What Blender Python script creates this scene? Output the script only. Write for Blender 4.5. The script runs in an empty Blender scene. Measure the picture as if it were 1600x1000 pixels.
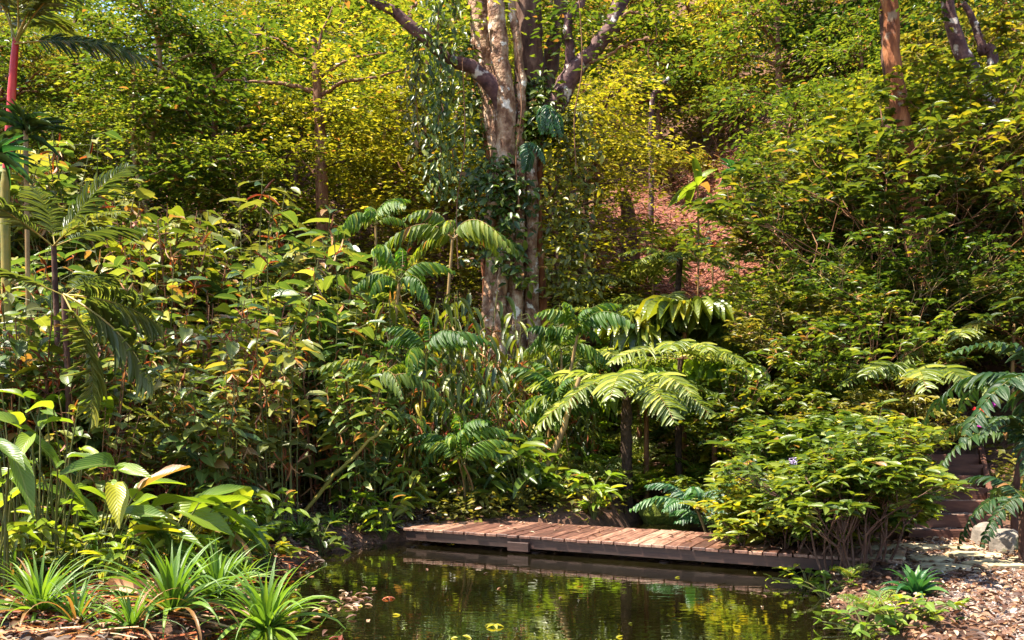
import bpy, math
import numpy as np
from mathutils import Vector, Matrix, Euler

# ------------------------------------------------------------------ camera, sky, sun, exposure
scene = bpy.context.scene
COL = scene.collection
EYE = 1.55
FPX = 1386.0           # focal length in photograph pixels (1600 wide)
HOR = 650.0            # horizon row in the photograph
cam_d = bpy.data.cameras.new("camera")
cam_d.sensor_width = 36.0
cam_d.lens = 36.0 * FPX / 1600.0
cam_d.shift_y = (HOR - 500.0) / 1600.0
cam_d.clip_start = 0.05
cam_d.clip_end = 2000.0
cam = bpy.data.objects.new("camera", cam_d)
cam.location = (0, 0, EYE)
cam.rotation_euler = (math.radians(90), 0, 0)
COL.objects.link(cam)
scene.camera = cam

SUN_DIR = Vector((-0.42, -0.10, 0.88)).normalized()      # towards the sun
SUN_EL = math.asin(SUN_DIR.z)
SUN_AZ = math.atan2(SUN_DIR.x, SUN_DIR.y)
world = bpy.data.worlds.new("World")
scene.world = world
world.use_nodes = True
wn, wl = world.node_tree.nodes, world.node_tree.links
sky = wn.new("ShaderNodeTexSky")
sky.sky_type = 'NISHITA'
sky.sun_disc = False
sky.sun_elevation = SUN_EL
sky.sun_rotation = SUN_AZ
bg = wn["Background"]
bg.inputs["Strength"].default_value = 0.11
wl.new(sky.outputs[0], bg.inputs["Color"])
sun_d = bpy.data.lights.new("sun", 'SUN')
sun_d.energy = 5.0
sun_d.angle = math.radians(0.5)
sun_d.color = (1.0, 0.90, 0.74)
sun = bpy.data.objects.new("sun", sun_d)
sun.rotation_euler = SUN_DIR.to_track_quat('Z', 'Y').to_euler()
COL.objects.link(sun)

scene.view_settings.view_transform = 'Standard'
scene.view_settings.look = 'None'
scene.view_settings.exposure = 1.9
scene.view_settings.gamma = 1.0
scene.render.engine = 'CYCLES'
cy = scene.cycles
cy.max_bounces = 6
cy.diffuse_bounces = 3
cy.glossy_bounces = 3
cy.transmission_bounces = 4
cy.transparent_max_bounces = 4
cy.caustics_reflective = False
cy.caustics_refractive = False
cy.sample_clamp_indirect = 4.0
cy.use_denoising = True
cy.use_adaptive_sampling = True
cy.adaptive_threshold = 0.02

RNG = np.random.default_rng(7)
PI = math.pi

# ------------------------------------------------------------------ terrain height
def interp(x, xs, ys):
    return np.interp(x, xs, ys)

LB = ([-5, 4.2, 5, 6.1, 6.6, 7.2, 8.0, 9.2, 10.2, 10.9, 11.2, 11.8, 12.4, 13.2, 14.0, 14.8],
      [-2.6, -2.6, -2.3, -2.0, -1.85, -2.0, -2.3, -2.15, -1.9, -1.4, -0.5, 1.25, 1.7, 1.8, 2.0, 2.5])
RB = ([-5, 4.2, 6.1, 7.0, 7.9, 8.6, 9.4, 10.5, 12.0, 13.5, 14.8],
      [2.1, 2.1, 2.38, 2.55, 2.55, 2.9, 3.5, 3.7, 3.5, 3.1, 2.5])

def pond_sd(x, y):
    """signed distance-ish to the shore: positive inside the pond"""
    x = np.asarray(x, float); y = np.asarray(y, float)
    wob = 0.07 * np.sin(y * 3.1 + 1) + 0.05 * np.sin(y * 7.3 + x)
    d = np.minimum(x - interp(y, *LB) + wob, interp(y, *RB) - x + wob)
    d = np.minimum(d, 14.8 - y)
    d = np.minimum(d, y - 4.2)
    return d

def land(x, y):
    x = np.asarray(x, float); y = np.asarray(y, float)
    base = interp(y, [-50, 0, 9, 12, 14, 18, 22, 26, 30, 36, 42, 60, 80, 110],
                  [.12, .12, .15, .25, .45, 1.1, 2.6, 4.6, 7.0, 10.6, 14.5, 26.5, 40, 52])
    # valley in the middle-right, flanks left and right
    right = np.clip(x - 4.9 - 0.07 * (y - 12), 0, 40)
    flank_r = 0.72 * right * np.clip((y - 10.5) / 5, 0, 1)
    flank_r = np.minimum(flank_r, 8.5 + 0 * x)
    left = np.clip(-x - 2.5, 0, 40)
    flank_l = 0.30 * left * np.clip((y - 10) / 5, 0, 1)
    flank_l = np.minimum(flank_l, 3.6)
    drop = -np.clip((y - 34) / 40, 0, 1) * np.clip((-x - 8) / 20, 0, 1) * 14
    bumps = 0.12 * np.sin(x * .9 + y * .5) * np.sin(y * .7 - x * .3) * np.clip((y - 9) / 6, 0, 1)
    bumps = bumps + 0.02 * np.sin(x * 5.1) * np.sin(y * 4.3)
    return base + flank_r + flank_l + drop + bumps

# the flight of steps: treads climb away from the path
STEP_X0, STEP_X1, STEP_Y = 4.45, 5.42, 10.1
STEP_RISE, STEP_RUN, STEP_N = 0.125, 0.42, 7
def h(x, y):
    x = np.asarray(x, float); y = np.asarray(y, float)
    g = land(x, y)
    # cutting for the steps
    top = STEP_N * STEP_RISE
    ramp = 0.13 + np.clip((y - STEP_Y) / (STEP_RUN * STEP_N), 0, 1) * top - 0.06
    w = np.clip(1 - (np.abs(x - 5.0 - 0.46 * (y - 10.1)) - 0.6) / 0.5, 0, 1) * np.clip((y - 9.7) / .4, 0, 1) * np.clip((14.5 - y) / 1.5, 0, 1)
    g = g * (1 - w) + ramp * w
    sd = pond_sd(x, y)
    t = np.clip((sd + 0.45) / 0.9, 0, 1)
    t = t * t * (3 - 2 * t)
    g = g * (1 - t) + (-0.45) * t
    return g

def hz(x, y):
    return float(h(x, y))

def at(px, py, Y):
    """photo pixel + distance -> world point"""
    return Vector(((px - 800) / FPX * Y, Y, EYE - (py - HOR) / FPX * Y))

def gx(px, Y):
    return (px - 800) / FPX * Y

# ------------------------------------------------------------------ mesh buffer
class MB:
    def __init__(s):
        s.V = []; s.L = []; s.S = []; s.C = []; s.M = []; s.n = 0
    def add(s, V, F, C=None, mi=0):
        """V (n,3); F (m,k) with constant k; C (n,3) attribute"""
        V = np.asarray(V, np.float32); F = np.asarray(F, np.int64)
        s.V.append(V); s.L.append((F + s.n).ravel()); s.S.append(np.full(len(F), F.shape[1]))
        s.C.append(np.zeros((len(V), 3), np.float32) + .5 if C is None else np.asarray(C, np.float32))
        s.M.append(np.full(len(F), mi)); s.n += len(V)
        return s
    def build(s, name, mats, parent=None, smooth=True, loc=(0, 0, 0), kind=None):
        me = bpy.data.meshes.new(name)
        V = np.concatenate(s.V); L = np.concatenate(s.L); S = np.concatenate(s.S)
        C = np.concatenate(s.C); M = np.concatenate(s.M)
        me.vertices.add(len(V)); me.vertices.foreach_set("co", V.ravel())
        me.loops.add(len(L)); me.loops.foreach_set("vertex_index", L.astype(np.int32))
        me.polygons.add(len(S))
        st = np.concatenate([[0], np.cumsum(S)[:-1]]).astype(np.int32)
        me.polygons.foreach_set("loop_start", st)
        me.polygons.foreach_set("loop_total", S.astype(np.int32))
        me.polygons.foreach_set("use_smooth", np.full(len(S), smooth))
        me.polygons.foreach_set("material_index", M.astype(np.int32))
        a = me.attributes.new("lf", 'FLOAT_COLOR', 'POINT')
        a.data.foreach_set("color", np.concatenate([C, np.ones((len(C), 1), np.float32)], 1).astype(np.float32).ravel())
        if not isinstance(mats, (list, tuple)): mats = [mats]
        for m in mats: me.materials.append(m)
        me.update(calc_edges=True); me.validate()
        o = bpy.data.objects.new(name, me)
        o.location = loc
        if parent is not None: o.parent = parent
        if kind: o["kind"] = kind
        COL.objects.link(o)
        return o

def nrm(a):
    return a / np.maximum(np.linalg.norm(a, axis=-1, keepdims=True), 1e-9)

def blade(n=3, prof=None, fold=.12, droop=.25, wave=0.0, power=2.0):
    """leaf template: x 0..1 along, y across, z up; 3 columns"""
    if prof is None: prof = lambda t: np.sin(PI * np.clip(t, .02, .98)) ** .8
    t = np.linspace(0, 1, n + 1)
    w = np.maximum(prof(t), .03) * .5
    z = -droop * t ** power
    V = []
    for c in (-1, 0, 1):
        V.append(np.stack([t, c * w, z + (fold * w * 2 if c else 0) + (wave * np.sin(t * 9 + c) * .05 if c else 0)], 1))
    V = np.concatenate(V)
    m = n + 1
    F = []
    for c in (0, 1):
        for i in range(n):
            a = c * m + i
            F.append((a, a + 1, a + m + 1, a + m))
    F = np.array(F)
    # orientation up: columns ordered -y -> +y, faces (i, i+1, next) gives +z
    return V.astype(np.float32), F
T_TINY = (np.array([(0, 0, 0), (.42, -.5, .09), (1, 0, -.1), (.42, .5, .09)], np.float32), np.array([(0, 1, 2), (0, 2, 3)]))
T_SMALL = blade(2, lambda t: np.where(t < .3, t / .3 * .8 + .1, 1) * (1 - t ** 3) + .05, .2, .18)
T_SMALL = blade(3, lambda t: np.sin(PI * np.clip(t * .92 + .06, 0, .99)) ** .7, .16, .2)
T_OV = blade(5, lambda t: np.sin(PI * np.clip(t ** .75, .02, .985)) ** .75, .10, .22, .6)
T_LONG = blade(5, lambda t: np.sin(PI * np.clip(t ** .8, .03, .985)) ** .6, .14, .35, .5)
T_STRAP = blade(7, lambda t: np.clip(1.0 - t ** 2.2, .03, 1) * (0.75 + .25 * np.sin(PI * t)), .25, .0)
T_NARROW = blade(3, lambda t: np.sin(PI * np.clip(t * .9 + .06, 0, .99)) ** .5, .12, .22)

def scatter_leaves(mb, T, P, D, N, Ln, W, rnd=None, mi=0, rng=RNG):
    """many copies of a leaf template"""
    P = np.asarray(P, float); n = len(P)
    if n == 0: return
    TV, TF = T
    D = nrm(np.asarray(D, float)); N = np.asarray(N, float)
    N = nrm(N - (N * D).sum(1, keepdims=True) * D)
    B = np.cross(N, D)
    Ln = np.broadcast_to(np.asarray(Ln, float), (n,))[:, None, None]
    W = np.broadcast_to(np.asarray(W, float), (n,))[:, None, None]
    V = P[:, None, :] + TV[None, :, 0:1] * Ln * D[:, None, :] + TV[None, :, 1:2] * W * B[:, None, :] + TV[None, :, 2:3] * Ln * N[:, None, :]
    F = TF[None] + (np.arange(n) * len(TV))[:, None, None]
    if rnd is None: rnd = rng.random(n)
    C = np.zeros((n, len(TV), 3), np.float32)
    C[:, :, 0] = np.asarray(rnd)[:, None]
    C[:, :, 1] = TV[None, :, 0]
    C[:, :, 2] = TV[None, :, 1] + .5
    mb.add(V.reshape(-1, 3), F.reshape(-1, TF.shape[1]), C.reshape(-1, 3), mi)

def tube(mb, path, rad, k=7, mi=0, rough=0, rng=RNG, cap=True, rnd=.5):
    P = np.asarray([tuple(p) for p in path], float); n = len(P)
    R = np.broadcast_to(np.asarray(rad, float), (n,))
    T = np.gradient(P, axis=0); T = nrm(T)
    ref = np.array([0.0, 1.0, 0.0]) if abs(T[:, 1]).mean() < .8 else np.array([1.0, 0, 0])
    A = nrm(np.cross(T, ref)); B = np.cross(T, A)
    ang = np.arange(k) * 2 * PI / k
    rr = R[:, None] * (1 + rough * (rng.random((n, k)) - .5) if rough else np.ones((n, k)))
    V = P[:, None] + rr[..., None] * (np.cos(ang)[None, :, None] * A[:, None] + np.sin(ang)[None, :, None] * B[:, None])
    V = V.reshape(-1, 3)
    i = np.arange(n - 1)[:, None] * k; j = np.arange(k)[None]; j2 = (j + 1) % k
    F = np.stack([i + j, i + k + j, i + k + j2, i + j2], -1).reshape(-1, 4)
    C = np.zeros((len(V), 3)); C[:, 0] = rnd; C[:, 1] = np.repeat(np.linspace(0, 1, n), k); C[:, 2] = np.tile(ang / 2 / PI, n)
    mb.add(V, F, C, mi)
    if cap:
        Vc = np.concatenate([V[-k:], P[-1:] + T[-1:] * R[-1] * .3])
        Cc = np.concatenate([C[-k:], C[-1:]])
        mb.add(Vc, np.array([(a, k, (a + 1) % k) for a in range(k)]), Cc, mi)

def box(mb, c, s, rotz=0, mi=0, bev=0, tilt=0, rnd=.5):
    x, y, z = s[0] / 2, s[1] / 2, s[2] / 2
    if bev:
        b = bev; V = []
        for zz, ins in ((-z, b), (-z + b, 0), (z - b, 0), (z, b)):
            xx, yy = x - ins, y - ins
            V += [(-xx, -yy, zz), (xx, -yy, zz), (xx, yy, zz), (-xx, yy, zz)]
        F = [(3, 2, 1, 0), (12, 13, 14, 15)]
        for l in range(3):
            for a in range(4):
                F.append((l * 4 + a, l * 4 + (a + 1) % 4, l * 4 + 4 + (a + 1) % 4, l * 4 + 4 + a))
    else:
        V = [(-x, -y, -z), (x, -y, -z), (x, y, -z), (-x, y, -z), (-x, -y, z), (x, -y, z), (x, y, z), (-x, y, z)]
        F = [(3, 2, 1, 0), (4, 5, 6, 7), (0, 1, 5, 4), (1, 2, 6, 5), (2, 3, 7, 6), (3, 0, 4, 7)]
    V = np.array(V); ca, sa = math.cos(rotz), math.sin(rotz)
    ct, st = math.cos(tilt), math.sin(tilt)
    V = np.stack([V[:, 0] * ct + V[:, 2] * st, V[:, 1], -V[:, 0] * st + V[:, 2] * ct], 1)
    V = np.stack([V[:, 0] * ca - V[:, 1] * sa, V[:, 0] * sa + V[:, 1] * ca, V[:, 2]], 1) + np.array(c)
    C = np.zeros((len(V), 3)); C[:, 0] = rnd; C[:, 1] = (V[:, 0] - c[0]); C[:, 2] = .5
    mb.add(V, F, C, mi)

def smooth_path(pts, n=24, jit=0, rng=RNG):
    P = np.asarray([tuple(p) for p in pts], float)
    m = len(P); t = np.linspace(0, m - 1, n); i = np.clip(t.astype(int), 0, m - 2); f = (t - i)[:, None]
    p0 = P[np.clip(i - 1, 0, m - 1)]; p1 = P[i]; p2 = P[i + 1]; p3 = P[np.clip(i + 2, 0, m - 1)]
    Q = .5 * ((2 * p1) + (-p0 + p2) * f + (2 * p0 - 5 * p1 + 4 * p2 - p3) * f ** 2 + (-p0 + 3 * p1 - 3 * p2 + p3) * f ** 3)
    if jit: Q[1:-1] += rng.normal(0, jit, (n - 2, 3))
    return Q

# ------------------------------------------------------------------ materials
def _mat(name):
    m = bpy.data.materials.new(name); m.use_nodes = True
    nt = m.node_tree; b = nt.nodes["Principled BSDF"]
    return m, nt.nodes, nt.links, b

def ramp(nodes, stops):
    r = nodes.new("ShaderNodeValToRGB"); e = r.color_ramp.elements
    while len(e) < len(stops): e.new(.5)
    for i, (p, c) in enumerate(stops):
        e[i].position = p; e[i].color = (c[0], c[1], c[2], 1)
    return r

def leaf_mat(name, stops, rough=.36, trans=.35, tint=(1.25, 1.15, .5), vein=0.0, spec=.5, objvar=.5, patchy=0.0, dead=.02):
    """stops: colours over the per-leaf random value"""
    m, N, L, b = _mat(name)
    at_ = N.new("ShaderNodeAttribute"); at_.attribute_name = "lf"
    sep = N.new("ShaderNodeSeparateColor"); L.new(at_.outputs["Color"], sep.inputs[0])
    oi = N.new("ShaderNodeObjectInfo")
    mv = N.new("ShaderNodeMath"); mv.operation = 'MULTIPLY_ADD'
    L.new(oi.outputs["Random"], mv.inputs[0]); mv.inputs[1].default_value = objvar; mv.inputs[2].default_value = -objvar / 2
    ad = N.new("ShaderNodeMath"); ad.operation = 'ADD'; ad.use_clamp = True
    L.new(sep.outputs[0], ad.inputs[0]); L.new(mv.outputs[0], ad.inputs[1])
    r = ramp(N, stops); L.new(ad.outputs[0], r.inputs[0])
    col = r.outputs[0]
    if dead:
        h1 = N.new("ShaderNodeMath"); h1.operation = 'MULTIPLY'; L.new(sep.outputs[0], h1.inputs[0]); h1.inputs[1].default_value = 471.3
        h2 = N.new("ShaderNodeMath"); h2.operation = 'FRACT'; L.new(h1.outputs[0], h2.inputs[0])
        h3 = N.new("ShaderNodeMath"); h3.operation = 'GREATER_THAN'; L.new(h2.outputs[0], h3.inputs[0]); h3.inputs[1].default_value = 1 - dead
        hm = N.new("ShaderNodeMixRGB"); L.new(h3.outputs[0], hm.inputs[0]); L.new(col, hm.inputs[1]); hm.inputs[2].default_value = (.24, .12, .04, 1)
        col = hm.outputs[0]
    if vein:
        # pale midrib + faint side veins
        ab = N.new("ShaderNodeMath"); ab.operation = 'SUBTRACT'; L.new(sep.outputs[2], ab.inputs[0]); ab.inputs[1].default_value = .5
        ab2 = N.new("ShaderNodeMath"); ab2.operation = 'ABSOLUTE'; L.new(ab.outputs[0], ab2.inputs[0])
        mr = N.new("ShaderNodeMapRange"); L.new(ab2.outputs[0], mr.inputs[0]); mr.inputs[1].default_value = .012; mr.inputs[2].default_value = .05
        mr.inputs[3].default_value = vein; mr.inputs[4].default_value = 0
        # veins
        ma = N.new("ShaderNodeMath"); ma.operation = 'MULTIPLY_ADD'; L.new(ab2.outputs[0], ma.inputs[0]); ma.inputs[1].default_value = -.8; L.new(sep.outputs[1], ma.inputs[2])
        mm = N.new("ShaderNodeMath"); mm.operation = 'MULTIPLY'; L.new(ma.outputs[0], mm.inputs[0]); mm.inputs[1].default_value = 75
        sn = N.new("ShaderNodeMath"); sn.operation = 'SINE'; L.new(mm.outputs[0], sn.inputs[0])
        mr2 = N.new("ShaderNodeMapRange"); L.new(sn.outputs[0], mr2.inputs[0]); mr2.inputs[1].default_value = .6; mr2.inputs[2].default_value = 1; mr2.inputs[4].default_value = vein * .25
        mx0 = N.new("ShaderNodeMath"); mx0.operation = 'MAXIMUM'; L.new(mr.outputs[0], mx0.inputs[0]); L.new(mr2.outputs[0], mx0.inputs[1])
        mix = N.new("ShaderNodeMixRGB"); L.new(mx0.outputs[0], mix.inputs[0]); L.new(col, mix.inputs[1]); mix.inputs[2].default_value = (.30, .34, .10, 1)
        col = mix.outputs[0]
        bp = N.new("ShaderNodeBump"); bp.inputs["Strength"].default_value = .25; bp.inputs["Distance"].default_value = .01
        L.new(sn.outputs[0], bp.inputs["Height"]); L.new(bp.outputs[0], b.inputs["Normal"])
    if patchy:
        tc = N.new("ShaderNodeTexCoord"); nz = N.new("ShaderNodeTexNoise"); nz.inputs["Scale"].default_value = 6
        L.new(tc.outputs["Object"], nz.inputs[0])
        pr = N.new("ShaderNodeMapRange"); L.new(nz.outputs[0], pr.inputs[0]); pr.inputs[1].default_value = .58; pr.inputs[2].default_value = .7; pr.inputs[4].default_value = patchy
        mp = N.new("ShaderNodeMixRGB"); L.new(pr.outputs[0], mp.inputs[0]); L.new(col, mp.inputs[1]); mp.inputs[2].default_value = (.16, .10, .02, 1)
        col = mp.outputs[0]
    L.new(col, b.inputs["Base Color"])
    b.inputs["Roughness"].default_value = rough
    b.inputs["Specular IOR Level"].default_value = spec
    tr = N.new("ShaderNodeBsdfTranslucent")
    tm = N.new("ShaderNodeMixRGB"); tm.blend_type = 'MULTIPLY'; tm.inputs[0].default_value = 1
    L.new(col, tm.inputs[1]); tm.inputs[2].default_value = (*[c * 1.6 for c in tint], 1)
    L.new(tm.outputs[0], tr.inputs[0])
    ms = N.new("ShaderNodeMixShader"); ms.inputs[0].default_value = trans
    L.new(b.outputs[0], ms.inputs[1]); L.new(tr.outputs[0], ms.inputs[2])
    L.new(ms.outputs[0], N["Material Output"].inputs[0])
    return m

def noise_mat(name, stops, scale=8, rough=.85, bump=.4, dist=.02, stretch=(1, 1, 1), detail=6, spec=.3, coord="Object", bumpscale=None, second=None):
    m, N, L, b = _mat(name)
    tc = N.new("ShaderNodeTexCoord"); mp = N.new("ShaderNodeMapping"); mp.inputs["Scale"].default_value = stretch
    L.new(tc.outputs[coord], mp.inputs[0])
    nz = N.new("ShaderNodeTexNoise"); nz.inputs["Scale"].default_value = scale; nz.inputs["Detail"].default_value = detail; nz.inputs["Roughness"].default_value = .65
    L.new(mp.outputs[0], nz.inputs[0])
    r = ramp(N, stops); L.new(nz.outputs[0], r.inputs[0])
    col = r.outputs[0]
    if second:      # (scale, threshold, colour, amount)
        n2 = N.new("ShaderNodeTexNoise"); n2.inputs["Scale"].default_value = second[0]; n2.inputs["Detail"].default_value = 5
        L.new(tc.outputs[coord], n2.inputs[0])
        pr = N.new("ShaderNodeMapRange"); L.new(n2.outputs[0], pr.inputs[0]); pr.inputs[1].default_value = second[1]; pr.inputs[2].default_value = second[1] + .06; pr.inputs[4].default_value = second[3]
        mx = N.new("ShaderNodeMixRGB"); L.new(pr.outputs[0], mx.inputs[0]); L.new(col, mx.inputs[1]); mx.inputs[2].default_value = (*second[2], 1)
        col = mx.outputs[0]
    L.new(col, b.inputs["Base Color"])
    b.inputs["Roughness"].default_value = rough; b.inputs["Specular IOR Level"].default_value = spec
    nb = nz
    if bumpscale:
        nb = N.new("ShaderNodeTexNoise"); nb.inputs["Scale"].default_value = bumpscale; nb.inputs["Detail"].default_value = 4
        L.new(mp.outputs[0], nb.inputs[0])
    bp = N.new("ShaderNodeBump"); bp.inputs["Strength"].default_value = bump; bp.inputs["Distance"].default_value = dist
    L.new(nb.outputs[0], bp.inputs["Height"]); L.new(bp.outputs[0], b.inputs["Normal"])
    return m

G = {}
G['yellow'] = leaf_mat("leaf_yellow_green", [(0, (.065, .080, .010)), (.3, (.16, .165, .014)), (.65, (.29, .27, .022)), (1, (.44, .38, .07))], .4, .4)
G['mid'] = leaf_mat("leaf_mid_green", [(0, (.025, .055, .010)), (.4, (.07, .115, .014)), (.75, (.15, .19, .02)), (1, (.28, .29, .04))], .38, .35)
G['dark'] = leaf_mat("leaf_dark_green", [(0, (.015, .045, .014)), (.5, (.04, .085, .016)), (1, (.15, .19, .03))], .34, .3)
G['olive'] = leaf_mat("leaf_olive", [(0, (.05, .06, .012)), (.45, (.12, .12, .018)), (1, (.28, .24, .04))], .4, .35)
G['reed'] = leaf_mat("leaf_broad", [(0, (.025, .065, .02)), (.4, (.07, .125, .026)), (.75, (.15, .20, .035)), (1, (.29, .29, .05))], .33, .33, vein=.45, spec=.6)
G['olive2'] = leaf_mat("leaf_broad_olive", [(0, (.06, .06, .015)), (.4, (.11, .13, .025)), (.75, (.20, .21, .04)), (1, (.32, .26, .05))], .36, .33, vein=.4)
G['reed2'] = leaf_mat("leaf_broad_pale", [(0, (.06, .09, .02)), (.4, (.12, .16, .03)), (.8, (.21, .23, .045)), (1, (.32, .27, .06))], .33, .33, vein=.4, spec=.6)
G['shrub'] = leaf_mat("leaf_shrub", [(0, (.02, .045, .010)), (.4, (.065, .10, .012)), (.75, (.16, .19, .015)), (1, (.34, .28, .02))], .32, .33, vein=.35, spec=.6)
G['bright'] = leaf_mat("leaf_bright", [(0, (.06, .12, .012)), (.4, (.11, .19, .014)), (.8, (.19, .27, .02)), (1, (.32, .31, .02))], .35, .4, vein=.4)
G['shrubb'] = leaf_mat("leaf_path_shrub", [(0, (.03, .065, .010)), (.4, (.09, .135, .012)), (.75, (.19, .22, .016)), (1, (.38, .31, .02))], .33, .36, vein=.35)
G['strap'] = leaf_mat("leaf_strap", [(0, (.05, .11, .012)), (.5, (.10, .20, .02)), (1, (.2, .3, .03))], .38, .35, vein=.25, dead=.09)
G['teal'] = leaf_mat("leaf_teal", [(0, (.010, .05, .022)), (.5, (.025, .10, .03)), (1, (.07, .16, .03))], .36, .28, tint=(1, 1.2, .6), vein=.3, spec=.6, dead=0)
G['fern'] = leaf_mat("leaf_fern", [(0, (.08, .12, .02)), (.5, (.16, .21, .045)), (1, (.36, .38, .17))], .4, .4)
G['palm'] = leaf_mat("leaf_palm", [(0, (.05, .09, .015)), (.5, (.10, .13, .02)), (1, (.2, .19, .05))], .33, .3, spec=.6)
G['feather'] = leaf_mat("leaf_feather_palm", [(0, (.02, .07, .010)), (.45, (.06, .14, .014)), (.8, (.13, .21, .018)), (1, (.28, .30, .03))], .42, .38, vein=.2, spec=.35)
G['featherb'] = leaf_mat("leaf_feather_bright", [(0, (.05, .10, .014)), (.45, (.12, .18, .018)), (.8, (.22, .27, .025)), (1, (.36, .34, .03))], .48, .42, vein=.2, spec=.35)
G['palm3'] = leaf_mat("leaf_palm_pale", [(0, (.05, .08, .02)), (.5, (.11, .14, .03)), (1, (.26, .26, .08))], .38, .35, spec=.5, dead=0)
G['palm2'] = leaf_mat("leaf_palm_dark", [(0, (.02, .045, .015)), (.5, (.04, .07, .018)), (1, (.09, .11, .03))], .33, .25, spec=.5)
G['dark2'] = leaf_mat("leaf_dark_ribbed", [(0, (.010, .035, .012)), (.5, (.022, .06, .016)), (1, (.07, .11, .02))], .4, .25, vein=.12, spec=.35)
G['dry'] = leaf_mat("leaf_dry", [(0, (.12, .025, .012)), (.4, (.30, .07, .025)), (.75, (.42, .17, .05)), (1, (.5, .32, .16))], .55, .2, tint=(1.2, .9, .5))
G['litter'] = leaf_mat("leaf_litter", [(0, (.04, .018, .012)), (.4, (.12, .05, .025)), (.75, (.26, .14, .07)), (1, (.46, .36, .26))], .6, .1, tint=(1.1, .9, .6), objvar=0)
G['litter2'] = leaf_mat("leaf_litter_dark", [(0, (.02, .012, .008)), (.5, (.06, .03, .015)), (.85, (.14, .07, .03)), (1, (.26, .16, .08))], .6, .1, tint=(1.1, .9, .6), objvar=0)  # darker browns of the same dry litter, used on the left bank
G['red'] = leaf_mat("flower_red", [(0, (.5, .01, .01)), (1, (.7, .02, .02))], .4, .3, tint=(1, .6, .5))
G['purple'] = leaf_mat("flower_purple", [(0, (.25, .02, .25)), (1, (.4, .05, .35))], .4, .3, tint=(1, .7, 1))
G['lilac'] = leaf_mat("flower_lilac", [(0, (.45, .35, .6)), (1, (.7, .65, .8))], .5, .3, tint=(1, .9, 1))
stem_green = noise_mat("stem_green", [(.3, (.05, .07, .015)), (.7, (.14, .13, .03))], 12, .5, .2)
stem_brown = noise_mat("stem_brown", [(.3, (.08, .03, .014)), (.5, (.20, .085, .04)), (.75, (.36, .2, .10))], 14, .7, .4, stretch=(1, 1, .3))
stem_tan = noise_mat("stem_tan", [(.3, (.16, .09, .03)), (.7, (.36, .24, .10))], 10, .6, .3, stretch=(1, 1, .3))
bark_dark = noise_mat("bark_dark", [(.3, (.03, .014, .010)), (.5, (.10, .048, .032)), (.72, (.22, .13, .09))], 7, .85, .9, .04, stretch=(1, 1, .35))
bark_orange = noise_mat("bark_orange", [(.3, (.05, .018, .010)), (.46, (.19, .06, .022)), (.6, (.32, .12, .045)), (.75, (.42, .26, .15))], 6, .85, 1.0, .05, stretch=(1, 1, .25), second=(3.0, .6, (.30, .24, .17), .7))
bark_pale = noise_mat("bark_pale", [(.32, (.06, .025, .014)), (.44, (.20, .095, .05)), (.56, (.38, .235, .14)), (.72, (.60, .47, .35))], 4.6, .75, 1.0, .07,
                      stretch=(1, 1, .8), second=(5.5, .60, (.75, .68, .58), .85), bumpscale=14)
bark_purple = noise_mat("bark_purple", [(.3, (.03, .014, .016)), (.5, (.10, .045, .045)), (.72, (.22, .12, .10))], 5, .75, .7, .03,
                        second=(4.0, .60, (.66, .58, .52), .9), bumpscale=12)
fern_trunk = noise_mat("fern_trunk", [(.3, (.015, .01, .008)), (.6, (.07, .04, .025)), (.8, (.15, .09, .05))], 18, .9, 1.0, .05, stretch=(1, 1, .5))
crimson = noise_mat("red_sheath", [(.3, (.20, .006, .008)), (.5, (.42, .015, .012)), (.62, (.55, .04, .02)), (.75, (.30, .12, .02))], 7, .45, .3, spec=.4, stretch=(1, 1, .25))
palm_stem = noise_mat("palm_stem", [(.3, (.10, .13, .02)), (.55, (.28, .22, .04)), (.75, (.40, .20, .06))], 3, .45, .2)
rock_m = noise_mat("rock", [(.3, (.08, .07, .06)), (.5, (.2, .17, .14)), (.75, (.4, .35, .3))], 5, .85, .8, .04, second=(3, .6, (.10, .12, .02), .7))
moss_m = noise_mat("moss", [(.3, (.04, .055, .006)), (.6, (.12, .15, .012)), (.8, (.2, .2, .02))], 22, .95, 1.0, .05)
flag_m = noise_mat("flagstone", [(.3, (.2, .15, .08)), (.55, (.40, .33, .2)), (.8, (.58, .5, .34))], 6, .8, .5, .02)
path_m = noise_mat("gravel_path", [(.36, (.05, .025, .018)), (.5, (.18, .12, .09)), (.62, (.40, .32, .27))], 38, .9, 1.0, .03, detail=3, second=(2.2, .56, (.17, .08, .04), .6))
timber_m = noise_mat("step_timber", [(.3, (.05, .02, .015)), (.55, (.13, .055, .035)), (.8, (.24, .12, .08))], 9, .7, .5, stretch=(.2, 1, 1))
pebble_m = leaf_mat("pebble", [(0, (.06, .04, .035)), (.5, (.19, .14, .12)), (1, (.48, .42, .38))], .7, .02, objvar=0)

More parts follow.
